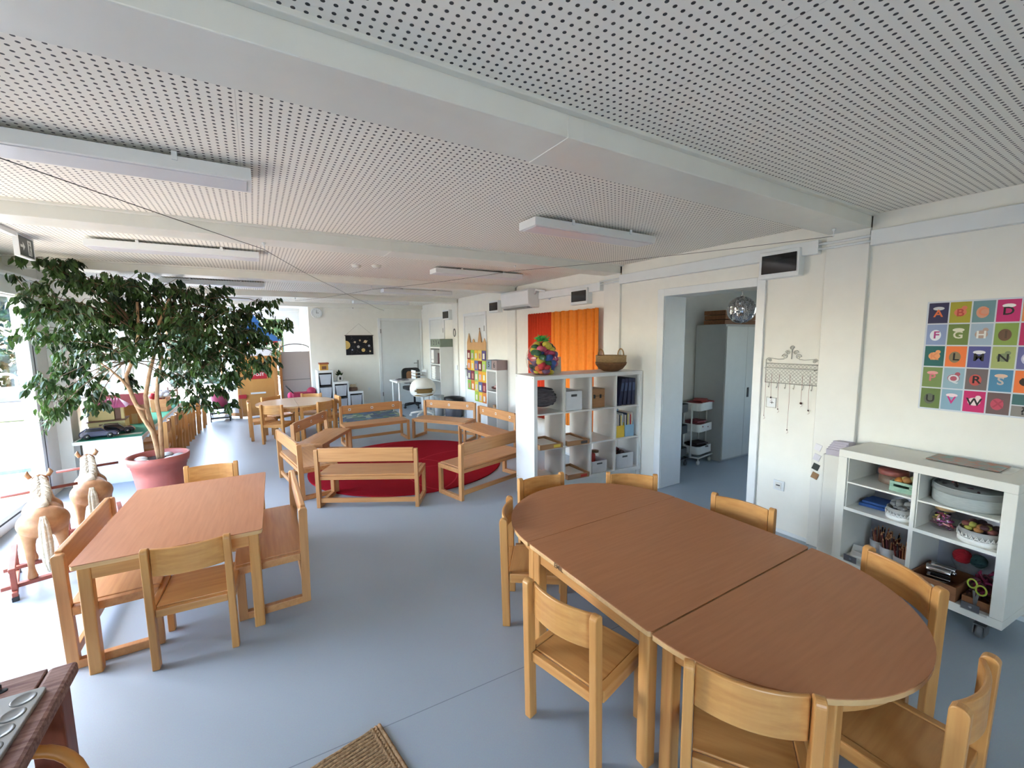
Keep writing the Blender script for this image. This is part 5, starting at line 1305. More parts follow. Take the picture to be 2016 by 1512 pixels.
MB().use(WIRE).tube([(-.0085, -.08, -.004), (-.0085, -.0, -.004), (-.0085, -.0, .08), (-.0085, -.08, .08)], .0014, 4, True).box(-.01, -.008, -.06, -.03, .036, .04).box(-.01, -.008, -.048, -.044, .028, .05).build('line', None, fs_)
so = thing('data_socket', 'white double data socket low on the wall beside the doorway', 'socket', (XR, 1.735, .36))
MB().use(FRAMEW).box(-.01, 0, 0, .085, 0, .082).build('frame', None, so, bevel=.003); MB().use(WHITE).box(-.014, -.0101, .02, .07, .015, .067).build('insert', None, so, bevel=.002); MB().use(BLACKP).box(-.0155, -.0141, .03, .06, .038, .048).build('port', None, so)
for k, (z, c, lab) in enumerate(((.79, (226, 226, 232), 'upper white sample card on the wall post'), (.71, (206, 206, 216), 'lower white sample card on the wall post'), (.635, (30, 44, 42), 'black sample card on the wall post'), (.565, (140, 106, 70), 'brown sample card on the wall post'))):
    tag(MB().use(mat('sample_%d' % k, c, .6)).cbox(XR - .034, 1.5 + .003 * k, z, .0025, .045, .05, 0, R(18)).build('sample_card'), lab, 'card', 'sample cards')
# narrow bin of rolled paper by the post
pb_ = thing('paper_bin', 'narrow white bin with lilac paper standing between the wall post and the castor cubby', 'bin', (3.43, 1.26, 0))
MB().use(WHITE).box(0, .19, 0, .01, 0, .8).box(0, .19, .11, .12, 0, .8).box(0, .01, .01, .11, 0, .8).box(.18, .19, .01, .11, 0, .8).box(.01, .18, .01, .11, 0, .01).build('bin_body', None, pb_, bevel=.003)
lp = MB().use(mat('lilac_paper', (180, 176, 190), .7))
for k in range(5): lp.cbox(.09 + .006 * k, .06 - .004 * k, .74 + .012 * k, .17, .09, .2, .03 * k, 0, R(2 * k))
lp.build('paper', None, pb_)

# ------------------------------------------------------------------ alphabet poster
ap = thing('alphabet_poster', 'alphabet animal poster of coloured letter tiles on the wall', 'poster', (XR, .957, 1.172))
MPO = basis((-.001, 0, 0), (0, -1, 0), (0, 0, 1)); PWD, PHT = .483, .668
MB().use(mat('poster_paper', (206, 214, 222), .6, var=.01)).prism(rect_round(-.006, PWD + .01, -.006, PHT + .006, .003, 1), 0, .0015, MPO).build('sheet', None, ap)
TC = [['26264e', 'a8a02e', '6b9096', 'c42a70', 'e08a50'], ['8a9cc4', '6e8442', 'a0b6ca', '86a04e', 'c42a64'], ['16625f', 'f07c3c', '525694', 'a8b472', '686aa0'], ['748c50', '92b2c2', '6e6464', '4a86aa', 'f07c3c'], ['647c42', '86aac0', 'c6206a', '6a5656', '3c686a']]
LT = ['ABCDE', 'FGHIJ', 'KLMNO', 'PQRST', 'UVWXY']
LC = [['e0703c', 'b84a3c', 'dc8a68', '141414', '6a4a3a'], ['b03a80', 'd8d8c0', 'e6e8e4', '54402e', 'f0e0e0'], ['e09060', '161616', '141414', '141414', 'e0e0ea'], ['d87884', 'd8dce0', '141214', 'c0b8b4', '281c18'], ['181a16', 'cc2c80', '1c1416', 'a83c50', 'd8d8d8']]
AC_ = [['c8ccd0', 'd87a60', 'd49a80', 'f0f0f0', 'b06a40'], ['e6ecf2', 'e0e0cc', 'b49c90', '6a4e38', 'f0c0c8'], ['e8a06a', '8a7a5a', 'e6e6ea', '7c8a66', 'c0c0d8'], ['e8a0a0', 'b0586a', 'c0504a', 'e0c0a8', '302420'], ['5a6450', 'f0d8e0', 'e8d8d8', 'c04a60', 'b8c0c0']]
def hx(s): return tuple(int(s[i:i + 2], 16) for i in (0, 2, 4))
pr2 = MB(); cw_, rh_ = PWD / 5, PHT / 5
def pdisc(u, v, a, b, c, w): pr2.use(mat('ink_' + c, hx(c), .6, var=.02)); pr2.add([MPO @ Vector((u + a * math.cos(2 * PI * i / 18), v + b * math.sin(2 * PI * i / 18), w)) for i in range(18)], [tuple(range(18))])
for r in range(5):
    for c in range(5):
        u0, v0 = c * cw_ + .003, PHT - (r + 1) * rh_ + .004; u1, v1 = u0 + cw_ - .0065, v0 + rh_ - .008
        pr2.use(mat('ink_' + TC[r][c], hx(TC[r][c]), .6, var=.02))
        if r == 4 and c == 4:
            vm = (v0 + v1) / 2; pr2.add([MPO @ Vector(q) for q in ((u0, vm + .003, .002), (u1, vm + .003, .002), (u1, v1, .002), (u0, v1, .002))], [(0, 1, 2, 3)])
            pr2.use(mat('ink_84807c', hx('84807c'), .6)); pr2.add([MPO @ Vector(q) for q in ((u0, v0, .002), (u1, v0, .002), (u1, vm - .003, .002), (u0, vm - .003, .002))], [(0, 1, 2, 3)])
            put_text(pr2, '?', .06, MPO @ Matrix.Translation(((u0 + u1) / 2, (v0 + vm) / 2, .0026)), mat('ink_181818', (24, 24, 24), .6)); continue
        pr2.add([MPO @ Vector(q) for q in ((u0, v0, .002), (u1, v0, .002), (u1, v1, .002), (u0, v1, .002))], [(0, 1, 2, 3)])
        um, vm = (u0 + u1) / 2, (v0 + v1) / 2; k = r * 5 + c
        # a loose animal shape behind each letter: body and head blobs
        if k % 3 == 0: pdisc(um, vm + .028, .026, .011, AC_[r][c], .0022)
        elif k % 3 == 1: pdisc(um, vm, .027, .024, AC_[r][c], .0022); pdisc(um + .016, vm + .026, .012, .012, AC_[r][c], .0023)
        else: pdisc(um - .004, vm - .004, .026, .034, AC_[r][c], .0022)
        put_text(pr2, LT[r][c], .062, MPO @ Matrix.Translation((um, vm - .004, .0026)), mat('ink_' + LC[r][c], hx(LC[r][c]), .6, var=.02))
pr2.build('tiles_print', None, ap)
# ------------------------------------------------------------------ white cubby on castors (right)
CX, CY, CA_ = 3.262, 1.222, R(-95.2)
ZB = .122
def K(u, v, z): return (CX + math.cos(CA_) * u - math.sin(CA_) * v, CY + math.sin(CA_) * u + math.cos(CA_) * v, z)
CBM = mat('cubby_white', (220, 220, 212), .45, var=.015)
cb = thing('cube_cubby', 'white two by two cubby on castors by the wall, filled with craft things', 'shelf unit', (CX, CY, 0), CA_)
Wc, Dc, Hc = .79, .385, .775; tt = .05; ti = .02
MB().use(CBM).box(0, Wc, 0, Dc, ZB + Hc - tt, ZB + Hc).build('top_board', None, cb, bevel=.003)
MB().use(CBM).box(0, Wc, 0, Dc, ZB, ZB + tt).build('bottom_board', None, cb, bevel=.003)
for u in (0, Wc - tt): MB().use(CBM).box(u, u + tt, 0, Dc, ZB + tt, ZB + Hc - tt).build('side_panel', None, cb, bevel=.003)
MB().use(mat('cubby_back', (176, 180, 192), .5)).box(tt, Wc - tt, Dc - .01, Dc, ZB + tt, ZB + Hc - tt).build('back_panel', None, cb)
um = Wc / 2; zm = ZB + Hc / 2
MB().use(CBM).box(um - ti / 2, um + ti / 2, .003, Dc - .011, ZB + tt, ZB + Hc - tt).build('divider', None, cb)
for a, b in ((tt, um - ti / 2), (um + ti / 2, Wc - tt)):
    MB().use(CBM).box(a, b, .003, Dc - .011, zm - ti / 2, zm + ti / 2).build('shelf_board', None, cb)
    zi = zm + .175
    MB().use(CBM).box(a + .004, b - .004, .012, Dc - .012, zi - .005, zi + .005).box(a + .001, a + .007, .012, Dc - .012, zm + ti / 2, ZB + Hc - tt).build('insert_shelf', None, cb)
for u in (.06, Wc - .09):
    for v in (.06, Dc - .06):
        w = MB().use(mat('castor_steel', (110, 112, 114), .4, metal=.8)).lathe([(0, ZB), (.024, ZB), (.024, ZB - .006), (.012, ZB - .012), (.012, ZB - .03)], 16, (u, v, 0)).box(u - .024, u - .019, v - .02, v + .035, .03, .085).box(u + .019, u + .024, v - .02, v + .035, .03, .085).box(u - .024, u + .024, v - .02, v + .02, .078, .086)
        cf = w.build('castor_fork', None, cb)
        MB().use(mat('castor_wheel', (92, 94, 96), .5)).lathe([(0, -.016), (.012, -.018), (.038, -.014), (.043, 0), (.038, .014), (.012, .018), (0, .016)], 24, M=Matrix.Translation((u, v + .015, .043)) @ Matrix.Rotation(PI / 2, 4, 'Y')).build('castor_wheel', None, cf)
LBL = mat('label_slate', (96, 98, 106), .5)
for u in (.075, Wc - .155):
    MB().use(LBL).box(u, u + .07, -.004, -.0005, ZB + tt - .008, ZB + tt + .032).use(STB_ := mat('label_spot', (190, 190, 194), .5)).lathe([(0, 0), (.008, 0), (0, .0004)], 12, M=basis((u + .035, -.0042, ZB + tt + .012), (1, 0, 0), (0, 0, 1))).build('label_plate', None, cb)
    MB().use(glass('label_cover', (.9, .9, .9))).box(u - .002, u + .1, -.008, -.0055, ZB + tt - .01, ZB + tt + .034).build('label_holder', None, cb)
zt0 = zm + ti / 2; zt1 = zm + .18; zbt = ZB + tt
def inc(name, label, cat, u, v, z, group=None, rz=0): return thing(name, label, cat, K(u, v, z), CA_ + rz, group)
# upper left: tin and mint crate
o = inc('round_tin', 'round dark tin with red lid band at the back of the top left cubby level', 'tin', .2, .24, zt1)
MB().use(mat('tin_side', (96, 84, 72), .5, c2=(120, 96, 84), scale=40)).lathe([(0, 0), (.07, 0), (.072, .005), (.072, .055), (0, .055)], 28).build('tin_body', None, o)
MB().use(mat('tin_lid', (120, 56, 56), .5, c2=(150, 90, 80), scale=30)).lathe([(.074, .056), (.076, .06), (.076, .082), (.07, .088), (0, .09)], 28).build('lid', None, o)
MINT = mat('mint_paint', (150, 184, 164), .6, c2=(120, 158, 138), scale=30)
o = inc('mint_crate', 'small mint-green crate with ribbons in the top left cubby level', 'crate', .255, .06, zt1)
MB().use(MINT).box(0, .115, 0, .008, 0, .03).box(0, .115, 0, .008, .045, .062).box(0, .02, 0, .008, .03, .045).box(.095, .115, 0, .008, .03, .045).box(0, .115, .142, .15, 0, .062).box(0, .008, .008, .142, 0, .062).box(.107, .115, .008, .142, 0, .062).box(.008, .107, .008, .142, 0, .006).build('crate_body', None, o, bevel=.002)
m_ = MB()
for k, c in enumerate(((196, 130, 60), (196, 176, 110), (170, 120, 70), (150, 150, 110))): m_.use(mat('ribbon_%d' % k, c, .6)).ell((.03 + .02 * k, .05 + .02 * (k % 2), .06 + .006 * k), (.024, .035, .02), 10, 7)
o2 = m_.build('ribbon_rolls', None, loc=K(.255, .06, zt1 + .0), rz=CA_); tag(o2, 'yellow and tan ribbon rolls lying in the mint-green crate', 'ribbons', kind='stuff')
tag(MB().use(mat('blue_felt', (40, 74, 130), .9)).cbox(0, 0, .012, .2, .16, .022, .15).cbox(.01, 0, .032, .18, .15, .016, .05).build('felt_stack', None, loc=K(.17, .2, zt0), rz=CA_, bevel=.005), 'folded blue felt sheets on the second level of the left cubby', 'felt')
LACE = mat('white_lace', (226, 226, 222), .7)
def doily_tin(label, u, v, r, h, fillc, kind):
    o = inc('lace_tin', label, 'tin', u, v, zt0, 'lace-edged tins')
    MB().use(mat('lace_tin_side', (150, 152, 150), .4)).lathe([(0, .004), (r, .004), (r + .002, h * .9), (r - .003, h * .9), (r - .004, .012), (0, .012)], 36).build('tin_body', None, o)
    lb = MB().use(LACE)
    lb.lathe([(r + .004, 0), (r + .005, h * .34), (r + .003, h * .34)], 36)
    for k in range(26):
        a = 2 * PI * k / 26; lb.tube([((r + .005) * math.cos(a - .11), (r + .005) * math.sin(a - .11), h * .34), ((r + .006) * math.cos(a), (r + .006) * math.sin(a), h * .62), ((r + .005) * math.cos(a + .11), (r + .005) * math.sin(a + .11), h * .34)], .003, 5)
        lb.ell(((r + .004) * math.cos(a), (r + .004) * math.sin(a), h * .44), .0045, 6, 5)
    lb.build('lace_trim', None, o)
    f_ = MB()
    for k in range(26):
        c = fillc[k % len(fillc)]; a = rng.uniform(0, 6.28); q = (r - .02) * math.sqrt(rng.random())
        f_.use(mat('fill_%d_%d_%d' % c, c, .6)).ell((q * math.cos(a), q * math.sin(a), h * .8 + rng.uniform(0, .04)), (.02, .026, .014), 8, 6)
    oo = f_.build('craft_bits', None, loc=K(u, v, zt0), rz=CA_); tag(oo, kind, 'craft bits', kind='stuff')
doily_tin('round tin with white lace edge on the left, beside the blue felt', .31, .1, .068, .075, ((120, 122, 122), (140, 142, 142), (100, 102, 104)), 'grey buttons heaped in the left lace-edged tin')
doily_tin('round tin with white lace edge on the right, full of dark trimmings', .65, .1, .082, .08, ((60, 30, 36), (150, 150, 70), (140, 96, 50), (44, 28, 36), (110, 60, 56)), 'dark red and green trimmings heaped in the right lace-edged tin')
# upper right: big round grey drum
o = inc('round_drum_box', 'large round grey box in the upper right cubby level', 'box', .575, .18, zt1)
MB().use(mat('grey_drum', (150, 158, 158), .6, c2=(166, 174, 172), scale=30, stretch=(1, 1, 10))).lathe([(0, 0), (.15, 0), (.155, .01), (.156, .105), (.15, .107), (.146, .02), (0, .02)], 48).build('drum', None, o)
MB().use(mat('grey_drum_edge', (132, 138, 138), .6)).lathe([(.157, .07), (.159, .072), (.159, .1), (.157, .102)], 48).build('rim_band', None, o)
m_ = MB()
for k in range(40):
    c = ((50, 24, 30), (110, 40, 40), (30, 26, 32), (150, 110, 70), (70, 40, 60))[k % 5]; a = rng.uniform(0, 6.28); q = .12 * math.sqrt(rng.random())
    p0 = Vector((q * math.cos(a), q * math.sin(a), .075 + rng.uniform(0, .03))); d = Vector((rng.normal(), rng.normal(), .3)).normalized() * .04
    m_.use(mat('fill_%d_%d_%d' % c, c, .6)).tube([p0 - d, p0 + d], .006, 6)
o = m_.build('crayons', None, loc=K(.575, .18, zt1), rz=CA_); tag(o, 'dark jumble of crayons lying in the large round grey box', 'crayons', kind='stuff')
o = inc('glass_jar', 'round glass jar of coloured chalks with a wooden lid in the right cubby', 'jar', .485, .16, zt0)
MB().use(GL).lathe([(0, 0), (.05, 0), (.062, .02), (.066, .05), (.055, .085), (.04, .1), (.04, .11)], 28).build('glass', None, o)
MB().use(mat('jar_lid', (170, 140, 100), .5)).lathe([(0, .11), (.043, .11), (.043, .128), (0, .128)], 24).build('lid', None, o)
m_ = MB()
for k in range(45):
    c = ((196, 90, 110), (150, 70, 130), (190, 180, 90), (96, 60, 90), (200, 150, 150), (120, 90, 110))[k % 6]; z = rng.uniform(.012, .078); q = .044 * math.sqrt(rng.random()); a = rng.uniform(0, 6.28)
    p0 = Vector((q * math.cos(a), q * math.sin(a), z)); d = Vector((rng.normal(), rng.normal(), rng.normal() * .4)).normalized() * .016
    m_.use(mat('chalk_%d' % (k % 6), c, .8)).tube([p0 - d, p0 + d], .005, 6)
oo = m_.build('chalks', None, o); oo['kind'] = 'stuff'
# lower left: pencil cups
CUP = mat('white_cup', (214, 214, 218), .4)
for k, (u, v, lab) in enumerate(((.15, .26, 'white cup of coloured pencils at the back of the lower left cubby'), (.23, .2, 'white cup bristling with pencils in the middle of the lower left cubby'), (.33, .13, 'white cup of pencils next to the cubby divider'))):
    o = inc('pencil_cup', lab, 'cup', u, v, zbt, 'pencil cups')
    MB().use(CUP).lathe([(0, 0), (.042, 0), (.05, .1), (.047, .1), (.04, .006), (0, .006)], 26).build('cup', None, o)
    for j in range(34 if k else 16):
        a = rng.uniform(0, 6.28); q = .034 * math.sqrt(rng.random()); t_l = rng.uniform(.13, .19)
        b0 = Vector((q * .7 * math.cos(a), q * .7 * math.sin(a), .01)); b1 = Vector((q * 1.6 * math.cos(a), q * 1.6 * math.sin(a), t_l))
        c = ((150, 96, 66), (96, 40, 44), (176, 120, 84), (60, 44, 52), (120, 50, 50))[j % 5]
        d = (b1 - b0).normalized()
        pm = MB().use(mat('pencil_%d' % (j % 5), c, .5)).tube([b0, b1], .0042, 6); pm.use(mat('pencil_wood', (196, 150, 110), .7)).tube([b1, b1 + d * .014], [.0042, .001], 6)
        oo = pm.build('pencil', None, loc=K(u, v, zbt), rz=CA_); tag(oo, 'pencil standing in the white cup ' + ('at the back of the lower left cubby', 'in the middle of the lower left cubby', 'next to the cubby divider')[k], 'pencil', 'pencils in the cup ' + ('at the back', 'in the middle', 'by the divider')[k])
o = inc('paper_slips', 'white tray of paper slips behind the small label in the lower left cubby', 'tray', .065, .04, zbt)
MB().use(PAPER).box(0, .12, 0, .14, 0, .012).build('tray', None, o); MB().use(PAPER).cbox(.05, .07, .03, .09, .12, .02, .3, R(14)).cbox(.08, .06, .04, .08, .1, .004, -.2, R(-10)).build('slips', None, o)
# lower right: wooden drawer box, hole punch, wool, scissors
o = inc('wooden_box', 'brown wooden drawer box with a white round pull in the lower right cubby', 'drawer box', um + .016, .0, zbt)
DBX = mat('drawer_brown', (126, 82, 52), .55, c2=(142, 96, 64), scale=5, stretch=(1, 6, 8))
MB().use(DBX).box(0, .2, 0, .01, 0, .085).box(0, .2, .25, .26, 0, .085).box(0, .01, .01, .25, 0, .085).box(.19, .2, .01, .25, 0, .085).box(.01, .19, .01, .25, 0, .008).build('box_body', None, o, bevel=.002)
MB().use(mat('white_knob', (210, 206, 198), .4)).lathe([(0, .012), (.007, .011), (.009, .014), (.016, .014), (.018, .006), (.016, 0), (0, 0)], 20, M=basis((.1, -.0, .04), (1, 0, 0), (0, 0, 1))).build('knob', None, o)
o = inc('tape_dispenser', 'shiny metal double punch lying in the wooden drawer box', 'punch', um + .11, .1, zbt + .01)
MB().use(CHROME).cbox(0, 0, .055, .1, .05, .02, .2).tube([(-.05, -.02, .1), (.05, .0, .1)], .022, 16).tube([(-.05, .04, .1), (.05, .06, .1)], .022, 16).cbox(0, 0, .022, .07, .08, .044, .2).build('punch_body', None, o, bevel=.003)
for x in (-.055, .055): MB().use(CHROME).ell((x, .02, .1), (.012, .012, .012), 10, 8).build('screw_knob', None, o)
def yarn(label, u, v, z, c, r):
    m_ = MB().use(mat('yarn_%d_%d_%d' % c, c, .95, bump=.8))
    for k in range(14):
        A = Matrix.Rotation(rng.uniform(0, 3.14), 4, 'Z') @ Matrix.Rotation(rng.uniform(0, 3.14), 4, 'X')
        m_.tube([A @ Vector((r * .86 * math.cos(2 * PI * i / 18), r * .86 * math.sin(2 * PI * i / 18), r * .3 * (k % 3 - 1))) for i in range(18)], r * .17, 5, True)
    m_.ell((0, 0, 0), r * .84, 12, 8)
    tag(m_.build('yarn_ball', None, loc=K(u, v, z + r)), label, 'yarn ball', 'yarn balls')
o = inc('glass_bowl', 'clear bowl holding the two yarn balls at the back of the lower right cubby', 'bowl', .56, .3, zbt)
MB().use(GL).lathe([(.03, 0), (.04, .08), (.07, .13), (.072, .131), (.042, .078), (.032, .002)], 24).build('bowl', None, o)
yarn('red yarn ball at the back of the lower right cubby', .535, .3, zbt + .12, (178, 34, 50), .04)
yarn('dark teal yarn ball beside the red one in the lower right cubby', .6, .31, zbt + .12, (44, 76, 78), .036)
o = inc('craft_crate', 'low brown crate with magenta trimmings next to the wooden drawer box', 'crate', .625, .03, zbt)
MB().use(DBX).box(0, .11, 0, .01, 0, .05).box(0, .11, .2, .21, 0, .05).box(0, .01, .01, .2, 0, .05).box(.1, .11, .01, .2, 0, .05).box(.01, .1, .01, .2, 0, .008).build('crate_body', None, o, bevel=.002)
m_ = MB()
for k in range(70):
    c = ((120, 26, 70), (150, 36, 90), (84, 20, 44), (60, 16, 34))[k % 4]; p0 = Vector((rng.uniform(.012, .1), rng.uniform(.02, .19), rng.uniform(.03, .15))); d = Vector((rng.normal(), rng.normal(), rng.normal())).normalized() * .018
    m_.use(mat('trim_%d' % (k % 4), c, .8)).tube([p0 - d, p0 + d * .2 + Vector((0, 0, .008)), p0 + d], .006, 5)
oo = m_.build('trimmings', None, loc=K(.625, .03, zbt), rz=CA_); tag(oo, 'magenta trimmings heaped in the low brown crate', 'trimmings', kind='stuff')
o = inc('scissors', 'yellow-green scissors stuck handles up at the front of the magenta trimmings', 'scissors', .68, .018, zbt + .06)
MB().use(mat('lime_plastic', (156, 170, 60), .4)).tube([(.018 + .02 * math.cos(a), 0, .055 + .026 * math.sin(a)) for a in [2 * PI * i / 16 for i in range(16)]], .0045, 6, True).tube([(-.018 + .018 * math.cos(a), .004, .075 + .024 * math.sin(a)) for a in [2 * PI * i / 16 for i in range(16)]], .0045, 6, True).build('handle', None, o)
MB().use(STEEL).cbox(.005, .002, .0, .01, .002, .08, 0, 0, .1).cbox(-.005, .0045, .0, .01, .002, .08, 0, 0, -.1).build('blade', None, o)
o = inc('booklet', 'colourful picture sheet in a clear sleeve on top of the castor cubby', 'booklet', .36, .17, ZB + Hc, None, R(2))
MB().use(mat('booklet_print', (176, 110, 84), .5, c2=(90, 150, 150), scale=22)).box(.01, .31, .01, .2, .0041, .007).build('print', None, o)
MB().use(glass('sleeve', (.95, .96, .96))).box(0, .35, 0, .22, .0003, .004).build('sleeve', None, o)

# ------------------------------------------------------------------ doorway: mirror ball and side room
mb_ = thing('mirror_ball', 'mirror ball hanging on a short chain in the doorway', 'mirror ball', (3.86, 2.285, 1.88))
bm = MB().use(mat('mirror_tile', (206, 210, 212), .16, metal=.9, var=.12, scale=40))
Rb = .122; rows = 26
for i in range(rows):
    t0, t1 = PI * i / rows + .006, PI * (i + 1) / rows - .006; n = max(4, int(2 * rows * math.sin((t0 + t1) / 2)))
    for k in range(n):
        a0, a1 = 2 * PI * k / n + .012, 2 * PI * (k + 1) / n - .012
        q = [Vector((math.sin(t) * math.cos(a), math.sin(t) * math.sin(a), math.cos(t))) * Rb for t, a in ((t0, a0), (t1, a0), (t1, a1), (t0, a1))]
        j = Vector((rng.normal(), rng.normal(), rng.normal())) * .0012; q = [p + (j if u in (1, 2) else -j) for u, p in enumerate(q)]
        bm.add(q, [(0, 1, 2, 3)])
bm.build('mirror_tiles', None, mb_)
MB().use(mat('ball_core', (60, 62, 62), .6)).ell((0, 0, 0), Rb - .004, 32, 20).build('core', None, mb_)
chn = MB().use(CHROME).lathe([(0, .12), (.016, .12), (.014, .135), (0, .137)], 14)
for k in range(4):
    A = Matrix.Translation((0, 0, .142 + .011 * k)) @ Matrix.Rotation(PI / 2 * (k % 2), 4, 'Z')
    chn.tube([A @ Vector((.005 * math.cos(2 * PI * i / 10), 0, .008 * math.sin(2 * PI * i / 10))) for i in range(10)], .0018, 5, True)
chn.build('chain', None, mb_)
sc_b = thing('steel_cabinet', 'tall grey-white steel cabinet in the side room behind the doorway', 'cabinet', (5.12, 3.2, 0))
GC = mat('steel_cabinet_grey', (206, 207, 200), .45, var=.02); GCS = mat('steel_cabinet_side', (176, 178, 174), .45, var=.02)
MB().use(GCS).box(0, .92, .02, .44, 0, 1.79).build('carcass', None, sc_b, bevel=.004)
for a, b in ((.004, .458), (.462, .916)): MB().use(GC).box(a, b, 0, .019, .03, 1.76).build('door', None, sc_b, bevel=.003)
MB().use(BLACKP).box(.5, .54, -.008, -.0005, .82, .95).build('lock_plate', None, [c_ for c_ in sc_b.children if c_.name.startswith('door')][-1], bevel=.003)
pk = thing('wooden_board_stack', 'stack of brown wooden slats on top of the steel cabinet', 'boards', (5.16, 3.26, 1.79))
for k in range(3): MB().use(mat('brown_slat', (118, 74, 42), .6, c2=(140, 92, 54), scale=5, stretch=(1, 8, 8))).box(.01 * (k % 2), .8, 0, .3, .062 * k, .062 * k + .055).build('slat', None, pk, bevel=.004)
def trolley(label, x, y, m, group):
    t = thing('trolley', label, 'trolley', (x, y, 0), R(8), group)
    for k, z in enumerate((.14, .43, .7)):
        MB().use(m).prism(rect_round(0, .36, 0, .3, .05), z, z + .006).build('tray_floor', None, t)
        ring = rect_round(0, .36, 0, .3, .05); inn = [(.18 + (p[0] - .18) * .98, .15 + (p[1] - .15) * .975) for p in ring]
        w = MB().use(m); n = len(ring)
        vs = [(p[0], p[1], z) for p in ring] + [(p[0], p[1], z + .1) for p in ring] + [(p[0], p[1], z + .1) for p in inn] + [(p[0], p[1], z + .006) for p in inn]
        w.add(vs, [(r * n + i, r * n + (i + 1) % n, ((r + 1) % 4) * n + (i + 1) % n, ((r + 1) % 4) * n + i) for r in range(3) for i in range(n)]); w.build('tray_wall', None, t)
    fr = MB().use(m)
    for x_ in (-.012, .372): fr.tube([(x_, .1, .09), (x_, .1, .78), (x_, .2, .78), (x_, .2, .09)], .01, 8, True)
    fr.tube([(-.012, .1, .1), (.0, .0, .1), (.36, .0, .1), (.372, .1, .1)], .01, 8)
    fr.build('frame', None, t)
    for x_ in (.03, .33):
        for y_ in (.02, .28): MB().use(m).lathe([(0, -.012), (.026, -.012), (.03, 0), (.026, .012), (0, .012)], 16, M=Matrix.Translation((x_, y_, .031)) @ MY).tube([(x_, y_, .03), (x_, y_, .1)], .008, 6).build('castor', None, t)
    return t
trolley('white three-tier trolley beside the steel cabinet in the side room', 4.72, 3.26, mat('trolley_white', (206, 206, 198), .45), 'three-tier trolleys')
trolley('dark three-tier trolley half hidden behind the doorway reveal', 4.28, 3.3, mat('trolley_dark', (52, 54, 54), .45), 'three-tier trolleys')
for k, (z, c, lab) in enumerate(((.72, (140, 50, 46), 'red books heaped in the top tray of the white trolley'), (.45, (124, 56, 58), 'dark red things in the middle tray of the white trolley'), (.16, (44, 32, 30), 'dark things in the lowest tray of the white trolley'))):
    m_ = MB().use(mat('trolley_fill_%d' % k, c, .6, var=.3, scale=20))
    for j in range(5): m_.cbox(4.9 + rng.uniform(-.06, .06), 3.42 + rng.uniform(-.05, .05), z + .03 + .018 * j, .2, .16, .014, rng.uniform(-.6, .6))
    tag(m_.build('book_heap'), lab, 'books', kind='stuff')

# ------------------------------------------------------------------ outside: playground, hedge, trees
GZ = -.1
sand = mat('sandy_ground', (150, 136, 116), .95, c2=(180, 164, 140), scale=1.6, bump=.5, bscale=20)
struct('ground', B(-60, 30, -15, 70, GZ - .3, GZ - .02), sand)
grs = mat('lawn', (56, 70, 38), .95, c2=(84, 92, 54), scale=4, bump=.8, bscale=40)
struct('lawn_strip', B(-26, -2.9, 13.8, 17.4, GZ - .02, GZ), grs)  # strip of grass between the sand and the ledge
tag(MB().use(mat('blue_tarp', (80, 106, 140), .7, c2=(110, 134, 164), scale=2, stretch=(8, 1, 1), bump=.4, bscale=6)).prism([(-2.5, 8.3), (-2.7, 10.6), (-4.4, 11.4), (-8, 11.6), (-8, 8.1)], GZ - .02, GZ + .03).build('tarpaulin'), 'pale blue tarpaulin spread on the ground outside the glass door', 'tarpaulin')
lg = thing('concrete_ledge', 'pale concrete seating ledge at the edge of the playground', 'ledge', (-12, 18.4, GZ - .02))
MB().use(mat('pale_concrete', (124, 121, 116), .8, var=.06)).box(0, 8.2, 0, .6, 0, .42).build('ledge', None, lg, bevel=.02)
hp_ = thing('climbing_hoop', 'white metal climbing hoop standing behind the concrete ledge', 'climbing frame', (-6.75, 19.6, GZ - .02))
MB().use(FRAMEW).tube([(-.22, 0, 0)] + [(-.22 * math.cos(PI * i / 14), 0, .62 + .16 * math.sin(PI * i / 14)) for i in range(15)] + [(.22, 0, 0)], .04, 10).build('hoop', None, hp_)
OUTL = leaf_mat('outdoor_leaf', (44, 64, 30), (88, 108, 50), .3); OUT2 = leaf_mat('hedge_leaf', (36, 52, 32), (68, 86, 52), .2)
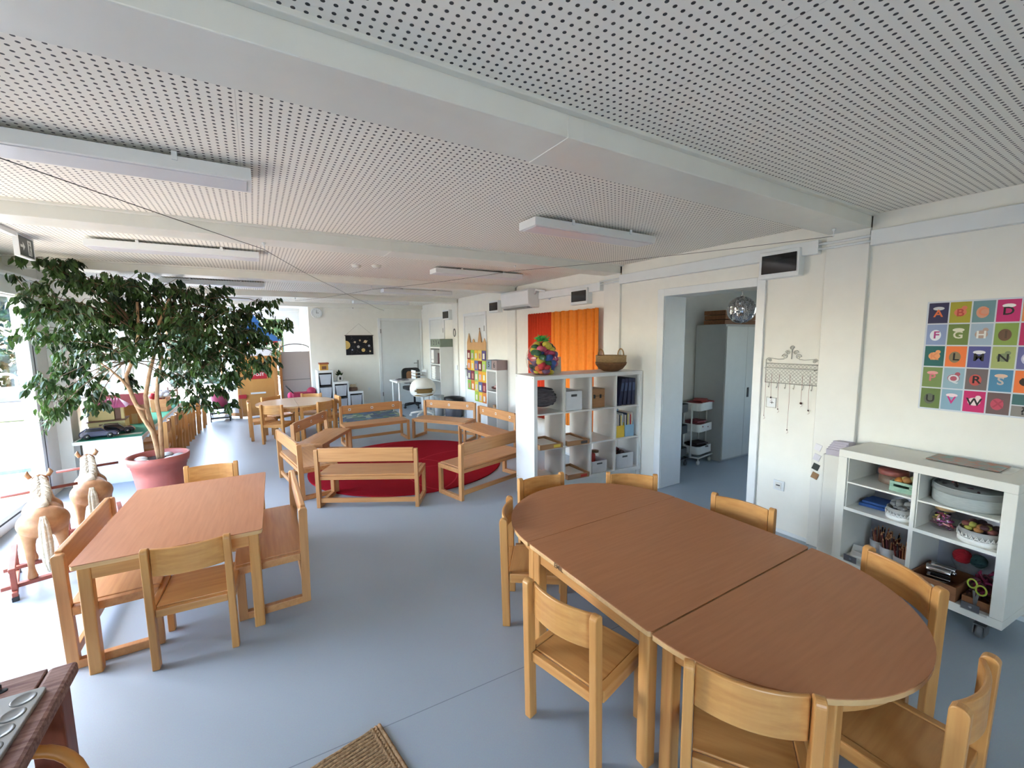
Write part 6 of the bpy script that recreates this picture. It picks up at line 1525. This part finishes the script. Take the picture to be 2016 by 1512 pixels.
def out_tree(label, x, y, h, r, m, group):
    t = thing('garden_tree', label, 'tree', (x, y, GZ - .02), 0, group)
    MB().use(BARK).tube([(0, 0, 0), (.05, 0, h * .3), (0, .05, h * .55), (.05, 0, h * .85)], [.14, .11, .08, .03], 10).build('trunk', None, t)
    f_ = MB().use(m); n = 1500
    P = []; D = []; Sz = []
    blobs = [np.array((rng.uniform(-.45, .45) * r, rng.uniform(-.45, .45) * r, h * rng.uniform(.35, .92))) for _ in range(14)]
    for i in range(n):
        b = blobs[i % 14]; v = rng.normal(size=3); v /= np.linalg.norm(v)
        P.append(b + v * r * .4 * rng.uniform(.6, 1)); D.append(v * .6 + np.array((0, 0, -.6)) + rng.normal(size=3) * .4); Sz.append(rng.uniform(.2, .38))
    leaves(f_, P, D, Sz, .8); o = f_.build('crown', None, t); o['kind'] = 'stuff'
for i, (x, y, h, r, m) in enumerate(((-5.0, 24.6, 6.5, 2.0, OUTL), (-8.9, 24.6, 7, 2.0, OUT2), (-12.9, 25, 7.5, 2.1, OUTL), (-17, 26, 8, 2.1, OUT2), (-21, 25, 7, 2.1, OUTL), (-4.5, 33, 6, 2.6, OUTL), (1.2, 34, 6, 2.6, OUTL), (6.5, 33, 6, 2.6, OUTL), (-9, 31, 9, 2.6, OUTL))):
    out_tree(('broad green tree right beside the window column, beyond the ledge', 'dark green tree beyond the white climbing hoop', 'light green tree beyond the lawn, second behind the hoop', 'tall dark tree far over on the window side of the garden', 'light green tree at the outer end of the garden row',
              'light green tree seen past the leafy houseplant through the bay window', 'sunlit tree outside the bay window, over the blue tent', 'sunlit tree outside the bay window nearest the wall clock', 'tallest tree behind the garden row')[i], x, y, h, r, m, 'garden trees')
hg = MB().use(OUT2); P = []; D = []; Sz = []
for i in range(7000):
    x = rng.uniform(-26, 8); y = 21.5 + rng.normal() * .35; z = rng.uniform(0, 2.0)
    P.append(np.array((x, y, GZ + z))); D.append(rng.normal(size=3) + np.array((0, -.5, -.6))); Sz.append(rng.uniform(.2, .34))
leaves(hg, P, D, Sz, .8)
tag(hg.build('hedge'), 'long green hedge behind the playground ledge', 'hedge', kind='stuff')
